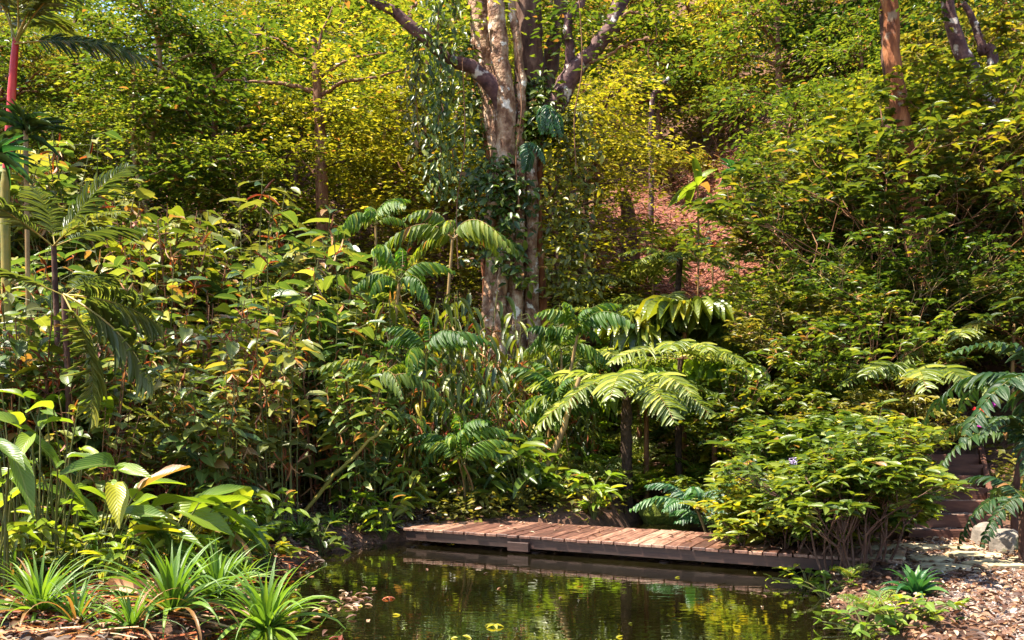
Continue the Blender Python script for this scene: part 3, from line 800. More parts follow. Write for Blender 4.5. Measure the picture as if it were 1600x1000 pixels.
def fern_frond(seed, L_, n, pin, mat, arch=.55, rise=.35, ribm=stem_brown):
    """twice-divided frond: pinnae carrying many small leaflets"""
    rng = np.random.default_rng(seed); mb = MB()
    t = np.linspace(0, 1, 16); x = L_ * (t - .12 * arch * t ** 3); z = L_ * (rise * t - arch * t ** 2.3); path = np.stack([x, 0 * x, z], 1)
    tube(mb, path, np.linspace(.012, .003, 16), 4, mi=1, rng=rng, cap=False)
    P, D, Ln = [], [], []
    for u in np.linspace(.12, .99, n):
        q = np.array([np.interp(u, t, path[:, k]) for k in range(3)]); tg = np.array([np.interp(u, t, np.gradient(path[:, k])) for k in range(3)]); tg /= np.linalg.norm(tg)
        w = pin * math.sin(PI * min(.98, u * .82 + .13)) ** .8
        for s in (-1, 1):
            d = np.array([0, s, 0]) + tg * .45 + np.array([0, 0, -.12]); d /= np.linalg.norm(d)
            m = max(3, int(w / .038)); v = np.linspace(.06, 1, m)
            pts = q + d * (v * w)[:, None] + np.array([0, 0, -1]) * ((v * w) ** 2 * .35)[:, None]
            for c in (-1, 1):
                dd = np.cross(d, [0, 0, 1]) * c + d * .55
                P.append(pts); D.append(np.repeat(dd[None], m, 0)); Ln.append(.085 * (1 - v * .75) * (w / pin) + .014)
    P = np.concatenate(P); D = np.concatenate(D); Ln = np.concatenate(Ln)
    scatter_leaves(mb, T_TINY, P, D + rng.normal(0, .18, D.shape), up_normals(rng, len(P), .35), Ln, Ln * .30, np.clip(rng.normal(.5, .2, len(P)), 0, 1))
    return mb, [mat, ribm]

def attach(frond, mats_mb, parent, name, loc, az, tilt, scale=1.0, roll=0.0):
    """frond: cached mesh or None"""
    if frond is None:
        o = mats_mb[0].build(name, mats_mb[1], parent)
    else:
        o = bpy.data.objects.new(name, frond); COL.objects.link(o); o.parent = parent
    o.location = loc
    o.rotation_euler = (Matrix.Rotation(az, 4, 'Z') @ Matrix.Rotation(-tilt, 4, 'Y') @ Matrix.Rotation(roll, 4, 'X')).to_euler()
    o.scale = (scale,) * 3
    return o.data

FR = {}
def get_frond(key):
    if key in FR: return FR[key], None
    k = {
     'tree_fern': lambda: frond_mesh(51, 1.9, 30, .42, .045, G['fern'], .42, .28, .5, .22, T_NARROW, .012, petiole=.12, ribm=stem_brown),
     'small_fern': lambda: fern_frond(52, .75, 18, .17, G['fern'], .6, .5),
     'green_fern': lambda: fern_frond(53, .7, 18, .16, G['bright'], .6, .5),
     'feather': lambda: frond_mesh(54, 1.5, 13, .42, .10, G['feather'], .9, .55, .45, 1.7, T_LONG, .012),
     'feather_y': lambda: frond_mesh(55, 1.5, 14, .42, .09, G['featherb'], 1.1, .55, .4, 1.9, T_LONG, .012, ribm=stem_tan),
     'teal': lambda: frond_mesh(56, 1.5, 15, .36, .10, G['teal'], .65, .35, .6, .7, T_LONG, .014),
     'coco': lambda: frond_mesh(57, 2.6, 46, .62, .035, G['palm'], .55, .5, .85, .25, T_NARROW, .02, ribm=palm_stem),
     'dark_pinnate': lambda: frond_mesh(58, 1.5, 26, .26, .065, G['dark2'], .95, .5, .5, .35, T_LONG, .012, petiole=.05),
     'coco_straight': lambda: frond_mesh(60, 2.6, 40, .66, .042, G['palm3'], .22, .15, .75, .12, T_NARROW, .02, ribm=palm_stem),
     'coco_dark': lambda: frond_mesh(61, 2.6, 42, .62, .042, G['palm2'], .3, .15, .75, .2, T_NARROW, .02, ribm=palm_stem),
     'spiky': lambda: frond_mesh(59, 2.2, 40, .55, .028, G['palm'], .35, .35, .9, .15, T_NARROW, .016, ribm=stem_tan),
    }[key]()
    return None, k

def crown_of(root, key, n, loc, tilt=(.1, .8), scale=(.8, 1.1), seed=0, az=None, name="frond"):
    rng = np.random.default_rng(seed)
    for i in range(n):
        fm, mk = get_frond(key)
        a = (i * 2 * PI / n + rng.normal(0, .15)) if az is None else az[i % len(az)] + rng.normal(0, .08)
        FR[key] = attach(fm, mk, root, name, loc, a, rng.uniform(*tilt), rng.uniform(*scale), rng.normal(0, .12))

def tree_fern(name, H, n, r, seed, desc, scale=1.0, tilt=(-.15, .35)):
    root = thing(name, "", "tree fern", (0, -500, 0))
    rng = np.random.default_rng(seed); mb = MB()
    path = smooth_path([(0, 0, -.15), (rng.normal(0, .04), 0, H * .5), (0, 0, H)], 14)
    tube(mb, path, np.linspace(r * 1.15, r, 14), 10, rough=.35, rng=rng); mb.build("trunk", fern_trunk, root)
    crown_of(root, 'tree_fern', n, (0, 0, H - .02), tilt, (.85 * scale, 1.1 * scale), seed)
    root["_d"] = desc
    return root

def ground_fern(key, n, seed, desc, group):
    root = thing("ground_fern", "", "fern", (0, -500, 0), group=group)
    crown_of(root, key, n, (0, 0, 0), (.25, .9), (.7, 1.15), seed)
    root["_d"] = desc
    return root

def feather_palm(key, H, n, seed, desc, r=.03, name="feather_palm", stemm=stem_tan, tilt=(.2, 1.0), scale=(.75, 1.05), group=None, stems=1):
    root = thing(name, "", "palm", (0, -500, 0), group=group)
    rng = np.random.default_rng(seed)
    for s in range(stems):
        mb = MB(); ox, oy = (0, 0) if stems == 1 else (rng.normal(0, .12), rng.normal(0, .12)); hh = H * (1 if s == 0 else rng.uniform(.5, .9))
        ex, ey = ox * 2.5 + rng.normal(0, .06), oy * 2.5
        path = smooth_path([(ox, oy, -.15), (ox * 1.4 + rng.normal(0, .04), oy * 1.4, hh * .5), (ex, ey, hh)], 12)
        rad = np.linspace(r, r * .8, 12); rad[::3] *= 1.12
        tube(mb, path, rad, 8, rng=rng); mb.build("trunk", stemm, root)
        crown_of(root, key, max(4, n if s == 0 else n - 3), (ex, ey, hh - .02), tilt, scale, seed + s)
    root["_d"] = desc
    return root

def fan_leaf_mesh(seed, R_, mat, seg=13, droop=.5, wid=.17):
    rng = np.random.default_rng(seed); mb = MB()
    a = np.linspace(-2.2, 2.2, seg); n = seg
    D = np.stack([np.cos(a), np.sin(a), np.full(n, .15)], 1)
    T = blade(5, lambda t: np.clip(.12 + t * 1.1, 0, 1.0), .55, droop, 0, 2.2)
    ln = R_ * rng.uniform(.88, 1.05, n)
    scatter_leaves(mb, T, np.zeros((n, 3)), D, np.tile([0, 0, 1.0], (n, 1)) + rng.normal(0, .05, (n, 3)), ln, 2 * R_ * wid, np.clip(rng.normal(.5, .2, n), 0, 1))
    return mb

FAN = {}
def fan_palm(name, H, n, R_, seed, desc, leafm, droop=.5, pet=.55, wid=.17):
    root = thing(name, "", "palm", (0, -500, 0)); rng = np.random.default_rng(seed)
    mb = MB(); tube(mb, smooth_path([(0, 0, -.1), (.02, 0, H * .5), (0, 0, H)], 8), np.linspace(.05, .035, 8), 8, rough=.2, rng=rng); mb.build("trunk", stem_brown, root)
    for i in range(n):
        a = i * 2.4 + rng.normal(0, .2); el = rng.uniform(.1, 1.15)
        e = Vector((math.cos(a) * math.cos(el), math.sin(a) * math.cos(el), math.sin(el))) * pet + Vector((0, 0, H))
        pm = MB(); tube(pm, smooth_path([(0, 0, H - .03), (Vector((0, 0, H)) + e) / 2 + Vector((0, 0, .05)), e], 6), .008, 4, rng=rng, cap=False)
        stalk = pm.build("leaf_stalk", stem_green, root)
        key = (leafm.name, R_)
        if key not in FAN:
            o = fan_leaf_mesh(seed, R_, leafm, droop=droop, wid=wid).build("fan_leaf", leafm, stalk); FAN[key] = o.data
        else:
            o = bpy.data.objects.new("fan_leaf", FAN[key]); COL.objects.link(o); o.parent = stalk
        o.location = e
        o.rotation_euler = (Matrix.Rotation(a, 4, 'Z') @ Matrix.Rotation(-(el - .75), 4, 'Y')).to_euler()
    root["_d"] = desc
    return root

def strap_clump(seed, n, L_, w, leafm, desc, name="strap_leaf_clump", group="strap-leaved clumps at the pond edge", T=None):
    rng = np.random.default_rng(seed); root = thing(name, "", "plant", (0, -500, 0), group=group)
    mb = MB(); m = 8
    for i in range(n):
        a = i * 2.4 + rng.normal(0, .2); ring = (i / n); el = 1.45 - 1.25 * ring + rng.normal(0, .1)
        ln = L_ * rng.uniform(.75, 1.1) * (.75 + .35 * ring); bend = rng.uniform(.5, 1.15) * (.45 + ring)
        ww = w * rng.uniform(.7, 1.15)
        e = el; p = np.array([math.cos(a) * .02, math.sin(a) * .02, 0.0]); pts = [p]; es = [e]
        for k in range(m):
            p = p + np.array([math.cos(a) * math.cos(e), math.sin(a) * math.cos(e), math.sin(e)]) * ln / m; e -= bend * (k + 1) / m * .42; pts.append(p); es.append(e)
        pts = np.array(pts); side = np.array([-math.sin(a), math.cos(a), 0]); side = side + np.array([0, 0, rng.normal(0, .25)])
        t = np.linspace(0, 1, m + 1); prof = ww * np.clip(1 - t ** 2.4, .04, 1) * (.65 + .35 * np.sin(PI * t)) / 2
        upv = np.stack([-np.sin(es) * math.cos(a), -np.sin(es) * math.sin(a), np.cos(es)], 1)
        V = np.concatenate([pts - side * prof[:, None] + upv * prof[:, None] * .45, pts, pts + side * prof[:, None] + upv * prof[:, None] * .45])
        F = [(c * (m + 1) + k, c * (m + 1) + k + 1, (c + 1) * (m + 1) + k + 1, (c + 1) * (m + 1) + k) for c in (0, 1) for k in range(m)]
        C = np.zeros((len(V), 3)); C[:, 0] = np.clip(rng.normal(.45, .25), 0, 1); C[:, 1] = np.tile(t, 3) * .02; C[:, 2] = np.repeat([0, .5, 1], m + 1)
        mb.add(V, F, C)
    mb.build("foliage", leafm, root)
    mb = MB(); tube(mb, [(0, 0, -.1), (0, 0, .05)], [.05, .035], 8, rough=.3, rng=rng); mb.build("rootstock", stem_tan, root)
    root["_d"] = desc
    return root

def big_leaf_plant(seed, n, H, L_, leafm, desc, name="broad_leaf_plant", group="large-leaved plants in the left foreground", wr=.36, lean_az=None, tilt=.3):
    """tall stalks, each ending in one large paddle leaf (a part of its own)"""
    rng = np.random.default_rng(seed); root = thing(name, "", "plant", (0, -500, 0), group=group)
    for i in range(n):
        a = rng.random() * 2 * PI if lean_az is None else lean_az + rng.normal(0, .7)
        hh = H * rng.uniform(.3, 1.1); b = np.array([rng.normal(0, .07), rng.normal(0, .07), -.05]); ln = rng.uniform(.05, tilt)
        dv = np.array([math.cos(a), math.sin(a), 0])
        e = b + dv * ln * hh + np.array([0, 0, hh])
        mb = MB(); tube(mb, smooth_path([b, b + dv * ln * hh * .3 + (0, 0, hh * .55), e], 8), np.linspace(.012, .006, 8), 5, rng=rng, cap=False)
        st = mb.build("leaf_stalk", stem_green, root)
        lm = MB(); el = rng.uniform(-.5, .75); a2 = a + rng.normal(0, .4)
        T = blade(8, lambda t: np.sin(PI * np.clip(t ** .85, .03, .985)) ** .7, .12, rng.uniform(.25, .75), .8, 1.8)
        LL = L_ * rng.uniform(.7, 1.15)
        scatter_leaves(lm, T, [e], [(math.cos(a2) * math.cos(el), math.sin(a2) * math.cos(el), math.sin(el))], [(rng.normal(0, .35), rng.normal(0, .35) - .15, 1)], [LL], [LL * wr * rng.uniform(.8, 1.2)], [np.clip(rng.normal(.5, .25), 0, 1)])
        lm.build("leaf", leafm, st)
    root["_d"] = desc
    return root

def low_plant(seed, n, L_, asp, leafm, desc, name="low_leafy_plant", group="low plants along the stream", H=.45, T=T_OV):
    rng = np.random.default_rng(seed); root = thing(name, "", "plant", (0, -500, 0), group=group)
    tb, lb = MB(), MB(); P, D = [], []
    for i in range(n):
        a = rng.random() * 2 * PI; hh = H * rng.uniform(.2, 1.1); r = rng.uniform(.02, .32)
        e = np.array([math.cos(a) * r, math.sin(a) * r, hh])
        tube(tb, smooth_path([(0, 0, -.05), e * np.array([.4, .4, .6]), e], 5), [.008, .007, .006, .005, .004], 4, rng=rng, cap=False)
        for k in range(2):
            a2 = a + rng.normal(0, .9); P.append(e); D.append((math.cos(a2), math.sin(a2), rng.uniform(-.3, .7)))
    tb.build("stem", stem_green, root); n2 = len(P); Ln = L_ * rng.uniform(.6, 1.2, n2)
    scatter_leaves(lb, T, P, D, up_normals(rng, n2, .3), Ln, Ln * asp, np.clip(rng.normal(.5, .25, n2), 0, 1)); lb.build("foliage", leafm, root)
    root["_d"] = desc
    return root

# ------------------------------------------------------------------ the big tree
BT_Y = 18.0
def big_tree():
    b = at(800, 700, BT_Y); gz = hz(b.x, BT_Y)
    root = thing("rainforest_tree", "huge pale-barked tree with fluted trunk splitting into several stems above the pond", "tree", (b.x, BT_Y, gz))
    org = Vector((b.x, BT_Y, gz))
    rng = np.random.default_rng(77)
    def P(*pp): return [at(x, y, BT_Y + dy) - org for x, y, dy in pp]
    def W(*ww): return np.array(ww) / FPX * BT_Y / 2
    def limb(mb, pts, ws, n=22, k=12, rough=.10, mi=0, jit=.015):
        path = smooth_path(P(*pts), n, jit, rng); r = np.interp(np.linspace(0, 1, n), np.linspace(0, 1, len(ws)), W(*ws))
        tube(mb, path, r, k, mi=mi, rough=rough, rng=rng); return path
    mb = MB()
    # fused main trunk: fluted section
    pts = smooth_path(P((800, 760, 0), (798, 690, 0), (798, 600, 0), (796, 480, 0), (798, 380, 0), (803, 290, 0), (808, 215, 0), (812, 170, 0)), 46, 0, rng)
    rr = np.interp(np.linspace(0, 1, 46), np.linspace(0, 1, 8), W(150, 112, 92, 82, 72, 66, 70, 66))
    k = 40; ang = np.arange(k) * 2 * PI / k; V = []
    for i, (q, r) in enumerate(zip(pts, rr)):
        fl = 1 + .10 * np.sin(ang * 5 + 1 + i * .05) + .07 * np.sin(ang * 9 + 2 - i * .04) + .04 * np.sin(ang * 17 + i * .2) + .05 * np.sin(i * .45 + ang * 2)
        if i < 8: fl = fl * (1 + .25 * (8 - i) / 8 * np.clip(np.sin(ang * 5), 0, 1))
        V.append(np.stack([q[0] + r * fl * np.cos(ang), q[1] + r * fl * np.sin(ang) * .9, np.full(k, q[2]) + .02 * np.sin(ang * 3)], 1))
    V = np.concatenate(V); i = np.arange(45)[:, None] * k; j = np.arange(k)[None]
    F = np.stack([i + j, i + (j + 1) % k, i + k + (j + 1) % k, i + k + j], -1).reshape(-1, 4); mb.add(V, F)
    mb.build("trunk", bark_pale, root)
    # strangler strands running down the trunk
    for s, (x0, x1, dy, w0, w1) in enumerate([(770, 772, -.42, 20, 16), (832, 826, -.40, 24, 20), (806, 812, -.58, 17, 15), (784, 791, -.56, 15, 22), (845, 842, -.1, 15, 12), (757, 764, -.15, 15, 10)]):
        m2 = MB(); ys = [700, 590, 480, 370, 270, 185]
        limb(m2, [(x0 + (x1 - x0) * q / 5 + rng.normal(0, 4), y, dy * (1.12 - .08 * q)) for q, y in enumerate(ys)], [w0 * 1.4, w0, w0, w1, w1, w1 * .8], 26, 9, .14)
        m2.build("root_strand", [bark_pale, bark_orange][s in (4, 5)], root)
    # upright stems
    stems = [
        (bark_pale, [(782, 250, -.2), (768, 150, -.1), (752, 60, 0), (742, -60, .1), (735, -250, .2)], [34, 36, 34, 30, 20]),
        (bark_pale, [(793, 260, -.45), (791, 170, -.5), (782, 90, -.5), (774, 0, -.45), (766, -160, -.4), (760, -330, -.2)], [30, 30, 29, 27, 22, 12]),
        (bark_dark, [(820, 250, 0), (826, 160, .1), (826, 70, .1), (822, -20, .2), (815, -260, .3)], [46, 46, 46, 46, 30]),
        (bark_pale, [(812, 230, -.5), (816, 130, -.5), (803, 40, -.45), (796, -30, -.4), (790, -150, -.3)], [14, 13, 12, 12, 9]),
        (bark_dark, [(838, 200, .3), (856, 120, .4), (872, 30, .5), (880, -80, .6)], [30, 26, 24, 18]),
    ]
    for m, pp, ww in stems:
        m2 = MB(); limb(m2, pp, ww, 24, 12, .10); m2.build("stem", m, root)
    brs = [
        (bark_purple, [(846, 205, -.2), (868, 158, -.3), (896, 112, -.4), (932, 74, -.5), (958, 30, -.5), (985, -30, -.5), (1040, -160, -.6)], [34, 34, 28, 24, 24, 20, 10]),
        (bark_purple, [(886, 128, -.35), (893, 85, -.4), (888, 40, -.4), (908, 0, -.4), (930, -60, -.4)], [18, 15, 14, 13, 8]),
        (bark_purple, [(800, 190, -.3), (772, 138, -.5), (745, 112, -.6), (700, 88, -.7), (660, 56, -.8), (620, 22, -.9), (572, -6, -1), (480, -60, -1.1)], [32, 28, 22, 19, 20, 16, 13, 8]),
        (stem_brown, [(950, 50, -.5), (985, 18, -.6), (1010, 25, -.7), (1040, 5, -.8)], [6, 5, 4, 3]),
        (stem_brown, [(662, 58, -.8), (640, 30, -.7), (650, 5, -.6)], [6, 5, 4]),
        (stem_brown, [(905, 100, -.4), (940, 92, -.6), (975, 70, -.8), (1020, 62, -1)], [7, 5, 4, 2]),
    ]
    for m, pp, ww in brs:
        m2 = MB(); limb(m2, pp, ww, 20, 10, .12, jit=.02); m2.build("branch", m, root)
    # crown above and around the branches
    lb = MB(); tips = []
    for q in range(60):
        px = rng.uniform(520, 1100); py = rng.uniform(-420, -20); tips.append(tuple(at(px, py, BT_Y + rng.normal(.3, 2.0)) - org))
    for (x, y, dy) in [(905, 30, -.6), (930, 15, -.6), (870, 20, -.2), (845, 40, .1), (985, 10, -.7), (1005, 40, -.8), (640, 20, -.7), (610, 10, -.9), (690, 60, -.8), (900, 60, -.3), (1030, 20, -.9),
                       (720, 30, -.3), (700, 0, -.4), (860, -5, -.2), (940, 90, -.7), (560, 15, -1), (800, 20, .6), (750, 20, .6)]:
        tips.append(tuple(at(x, y, BT_Y + dy) - org))
    sprays(lb, T_TINY, tips, rng, 55, .38, .16, .19, .45)
    lb.build("crown", G['mid'], root)
big_tree()

def creeper(name, label, seed, spots, per, r, L_, leafm, T=T_SMALL, asp=.7, stem_pts=None, group=None, rv=None, hang=0.0):
    """a climbing plant: a stem along the bark and leaves standing off it; spots are (px, py, Y)"""
    rng = np.random.default_rng(seed)
    w = [at(*s) for s in spots]; org = w[-1].copy()
    root = thing(name, label, "climbing plant" if hang == 0 else "vine", tuple(org), group=group)
    tb = MB(); path = smooth_path([p - org for p in w], max(10, len(w) * 6), r * .12, rng)
    tube(tb, path, .012, 5, rng=rng); tb.build("stem", stem_brown, root)
    n = len(path) * per; P = np.repeat(path, per, 0) + rng.normal(0, 1, (n, 3)) * np.array([r, r * .5, rv or r * .6])
    D = rand_dirs(rng, n, (-1.0, .2)) * np.array([1, .6, 1]) + np.array([0, -.5, -hang]); lb = MB(); Ln = L_ * rng.uniform(.55, 1.25, n)
    scatter_leaves(lb, T, P, D, up_normals(rng, n, .4) + np.array([0, -.8, 0]), Ln, Ln * asp, np.clip(rng.normal(.45, .25, n), 0, 1))
    lb.build("foliage", leafm, root)
creeper("climbing_vine", "dark green creeper wrapped round the big trunk just below its fork", 81, [(775, 250, 17.3), (760, 275, 17.25), (790, 290, 17.2), (815, 300, 17.3), (780, 320, 17.2), (800, 345, 17.2)], 11, .24, .17, G['mid'], asp=.6)
creeper("climbing_vine", "yellow-green creeper clothing the big trunk's right flank", 82, [(880, 175, 17.5), (890, 230, 17.5), (892, 290, 17.5), (885, 350, 17.4), (892, 410, 17.4), (888, 460, 17.4)], 34, .26, .16, G['yellow'], asp=.5)
creeper("climbing_vine", "green creeper in the fork of the big tree", 83, [(840, 130, 17.7), (855, 160, 17.6), (830, 190, 17.5), (840, 220, 17.5)], 22, .2, .17, G['mid'], asp=.5)
creeper("climbing_vine", "leafy creeper down the big trunk's left edge", 84, [(735, 60, 18), (745, 150, 17.9), (755, 230, 17.8), (742, 300, 17.7), (748, 390, 17.6)], 22, .2, .16, G['mid'], asp=.5)
creeper("hanging_vine", "dark leafy vine curtain hanging straight down left of the big trunk", 85, [(688, -40, 17), (686, 60, 17), (690, 140, 17), (684, 220, 17), (688, 300, 17)], 24, .19, .15, G['mid'], asp=.45, hang=.8)
creeper("hanging_vine", "thin leafy vine trailing from the left branch, nearest that branch's middle", 86, [(655, 60, 17.2), (650, 140, 17.2), (655, 230, 17.2)], 12, .14, .14, G['olive'], asp=.45, hang=.8)
creeper("climbing_vine", "small creeper at waist height on the big trunk", 87, [(800, 360, 17.2), (790, 400, 17.2), (812, 440, 17.2)], 9, .2, .17, G['mid'], asp=.55)

def epiphyte(px, py, Y, label, seed, sc=1.0):
    p = at(px, py, Y); root = thing("epiphytic_fern", label, "fern", tuple(p))
    rng = np.random.default_rng(seed)
    for i in range(5):
        key = 'teal'; fm, mk = get_frond(key)
        FR[key] = attach(fm, mk, root, "frond", (0, 0, 0), -PI / 2 + rng.normal(0, .5), -.7 + rng.normal(0, .15), .55 * sc * rng.uniform(.8, 1.1), rng.normal(0, .2))
epiphyte(852, 165, 17.3, "blue-green fern hanging from the fork of the big tree", 1, 1.05)
epiphyte(822, 222, 17.2, "blue-green fern halfway up the big trunk under the fork", 2, .9)

for i, (x0, y0, x1, y1, Y, lab) in enumerate([(905, 0, 900, 260, 17, "thin bare liana dangling right of the big tree's fork"), (806, 60, 812, 330, 17.1, "bare rope-like liana down the middle of the big trunk"),
                                              (1022, 30, 1015, 95, 17, "short looping liana under the right branch tip"), (722, 90, 716, 420, 17, "slender liana hanging left of the big trunk")]):
    a, b2 = at(x0, y0, Y), at(x1, y1, Y)
    mb = MB(); tube(mb, smooth_path([a - b2, (a - b2) * .6 + Vector((.08, 0, 0)), (a - b2) * .3 + Vector((-.05, 0, 0)), (0, 0, 0)], 16), .012, 5)
    tag(mb.build("liana", stem_brown, loc=b2), lab, "liana")

# ------------------------------------------------------------------ other single trees with visible trunks
def pole_tree(name, label, pts, ws, barkm, Y, crown=None, leafm=None, seed=0, per=60, rh=.4, L_=.18, brs=(), cat="tree", base=True):
    """trunk through photo points at distance Y, reaching the ground"""
    rng = np.random.default_rng(seed); w = [at(x, y, Y) for x, y in pts]
    gz = hz(w[-1].x, Y)
    if base: w.append(Vector((w[-1].x, Y, gz - .25))); ws = list(ws) + [ws[-1] * 1.1]
    org = Vector((w[-1].x, Y, min(gz, w[-1].z + .25)))
    root = thing(name, label, cat, tuple(org)); mb = MB(); n = 26
    path = smooth_path([p - org for p in w[::-1]], n, .01, rng); r = np.interp(np.linspace(0, 1, n), np.linspace(0, 1, len(ws)), np.array(ws[::-1]) / FPX * Y / 2)
    tube(mb, path, r, 10, rough=.12, rng=rng); mb.build("trunk", barkm, root)
    for bp, bw in brs:
        m2 = MB(); tube(m2, smooth_path([at(x, y, Y + d) - org for x, y, d in bp], 14, .012, rng), np.linspace(bw, bw * .3, 14) / FPX * Y / 2, 6, rng=rng); m2.build("branch", barkm, root)
    if crown:
        lb = MB(); sprays(lb, T_TINY, [tuple(at(x, y, Y + d) - org) for x, y, d in crown], rng, per, rh, rh * .3, L_, .48)
        lb.build("crown", leafm, root)
    return root
rg = np.random.default_rng(400)
def cl(x0, x1, y0, y1, n, d=.8):
    return [(rg.uniform(x0, x1), rg.uniform(y0, y1), rg.normal(0, d)) for _ in range(n)]
pole_tree("level_limbed_tree", "brown-stemmed tree with long level limbs and thin feathery leaves left of the big tree", [(492, 60), (495, 130), (500, 200), (503, 300)], [8, 14, 17, 20], stem_brown, 20.5,
          cl(400, 660, 20, 250, 46, .6), G['yellow'], 61, 70, .45, .15,
          [([(500, 150, 0), (540, 128, 0), (590, 120, 0), (640, 106, 0)], 8), ([(497, 145, 0), (450, 132, 0), (400, 128, 0), (350, 125, 0)], 9), ([(495, 105, 0), (460, 82, 0), (430, 60, 0), (395, 55, 0)], 8),
           ([(502, 120, 0), (550, 92, 0), (620, 80, 0)], 6), ([(500, 285, 0), (465, 245, 0), (430, 250, 0)], 5), ([(496, 110, 0), (500, 60, 0), (520, 10, 0)], 6)])
pole_tree("forest_tree", "straight orange-barked trunk rising at the top edge above the hillside shrubs", [(1386, -60), (1391, 20), (1396, 110), (1410, 200), (1425, 330), (1437, 470)], [26, 24, 26, 28, 30, 32], bark_orange, 15,
          cl(1300, 1480, -160, -40, 16), G['mid'], 62, 70)
pole_tree("forest_tree", "slim dark companion trunk touching the orange-barked trunk", [(1374, -40), (1380, 40), (1384, 100), (1390, 200)], [10, 11, 12, 13], bark_dark, 16.3, cl(1340, 1420, -140, -40, 6), G['dark'], 63)
pole_tree("leaning_tree", "brown trunk leaning left, beside the upper edge of the hillside shrubs", [(1475, -30), (1490, 50), (1520, 120), (1545, 190)], [16, 21, 26, 30], bark_purple, 16.8, cl(1420, 1540, -160, -40, 12), G['mid'], 64)
pole_tree("leaning_tree", "thinner crimson-brown trunk leaning left, behind the other leaning trunk", [(1505, 5), (1524, 40), (1535, 80), (1552, 110)], [8, 11, 14, 16], bark_purple, 17.2, cl(1470, 1540, -110, -10, 9), G['olive'], 65)
pole_tree("forest_tree", "dark mossy trunk standing right of the big tree at the valley edge", [(975, 300), (982, 345), (985, 390), (980, 425)], [16, 24, 30, 40], bark_dark, 27, cl(930, 1020, 180, 310, 14), G['olive'], 66, 60)
pole_tree("forest_tree", "slender brown trunk between the big tree and the mossy trunk", [(930, 150), (932, 240), (935, 320), (938, 400)], [8, 11, 13, 14], stem_brown, 24, cl(880, 990, 90, 240, 26), G['yellow'], 67, 70, .5, .17)
pole_tree("small_tree", "young tree with pale stem and dark glossy leaf tuft on the red slope", [(1148, 280), (1150, 330), (1151, 390)], [5, 7, 8], stem_tan, 24, None, None, 68)
pole_tree("forest_tree", "pale thin trunk on the left slope behind the reedy plants", [(168, 120), (172, 190), (173, 270)], [7, 9, 10], stem_tan, 24, cl(130, 220, 40, 150, 12), G['mid'], 69)
pole_tree("forest_tree", "dark trunk left of the pale thin trunk", [(92, 90), (94, 150), (96, 215)], [9, 12, 14], bark_dark, 26, cl(60, 140, 30, 110, 9), G['olive'], 70)
pole_tree("forest_tree", "short pale slanting trunk between two dark trunks on the left slope", [(128, 120), (120, 170), (112, 215)], [7, 9, 10], stem_tan, 27, cl(90, 150, 70, 130, 6), G['olive'], 71)
pole_tree("forest_tree", "crooked crimson stem leaning over the valley beneath the yellow trees", [(1045, 122), (1030, 140), (1018, 170)], [6, 7, 8], bark_purple, 32, cl(1000, 1060, 70, 130, 6), G['mid'], 72)
pole_tree("forest_tree", "two-toned straight trunk behind the level-limbed tree", [(601, 190), (600, 250), (600, 312)], [5, 6, 7], stem_tan, 23, cl(560, 650, 120, 250, 14), G['yellow'], 73)
pole_tree("forest_tree", "thin tan sapling trunk left of the level-limbed tree", [(230, 180), (228, 230), (226, 275)], [4, 5, 5], stem_tan, 22, cl(190, 270, 120, 210, 8), G['mid'], 74)
pole_tree("leaning_sapling", "pale bent sapling leaning behind the boardwalk under the big tree", [(905, 590), (880, 670), (850, 740), (822, 806)], [7, 9, 10, 12], stem_tan, 12.6, None, None, 75)
pole_tree("bamboo_pole", "long pale pole propped slantwise against the reedy plants left of the boardwalk", [(606, 662), (560, 705), (520, 745), (466, 815)], [5, 5, 6, 6], palm_stem, 10.9, None, None, 76, cat="pole")
pole_tree("orange_root_stump", "orange-brown buttress root glowing behind the boardwalk left of the pale sapling", [(824, 618), (822, 650), (818, 700)], [18, 26, 34], bark_orange, 15.5, None, None, 77, cat="stump")

# tuft on the young tree
def tuft(name, px, py, Y, n, L_, leafm, label, seed, asp=.32, cat="plant", stem=None, up=.2):
    rng = np.random.default_rng(seed); p = at(px, py, Y); gz = hz(p.x, Y)
    root = thing(name, label, cat, (p.x, Y, gz))
    mb = MB(); tube(mb, smooth_path([(0, 0, -.1), (.03, 0, (p.z - gz) * .5), (0, 0, p.z - gz)], 8), .03 if stem is None else stem, 6); mb.build("stem", stem_tan, root)
    lb = MB(); a = np.arange(n) * 2.4; el = rng.uniform(-.3, 1.2, n) * up * 5
    scatter_leaves(lb, T_LONG, np.tile([0, 0, p.z - gz], (n, 1)) + rng.normal(0, .03, (n, 3)), np.stack([np.cos(a) * np.cos(el), np.sin(a) * np.cos(el), np.sin(el)], 1), up_normals(rng, n, .2), L_ * rng.uniform(.8, 1.2, n), L_ * asp, rng.random(n))
    lb.build("foliage", leafm, root)
tuft("small_tree", 1152, 275, 23.7, 26, .55, G['teal'], "dark glossy leaf rosette on a short pale stem above the red slope", 91, .3)
tuft("lance_leaved_plant", 40, 205, 10.6, 34, .44, G['dark2'], "dark blue-green rosette of lance leaves on a stem just behind the scarlet-stemmed palm", 95, .075, up=.2)
tuft("lance_leaved_plant", -8, 245, 10.2, 26, .45, G['teal'], "dark lance-leaved rosette cut by the photo's left edge", 96, .08, up=.2)
tuft("banana_plant", 1090, 290, 26, 7, .95, G['bright'], "bright banana-like plant with upright paddle leaves above the red slope", 92, .3, up=.32)
tuft("cordyline", 1112, 388, 26, 14, .28, leaf_mat("leaf_crimson", [(0, (.12, .01, .01)), (1, (.3, .04, .02))], .4, .3, tint=(1, .6, .5)), "small crimson-leaved plant on the red slope", 93, .18)
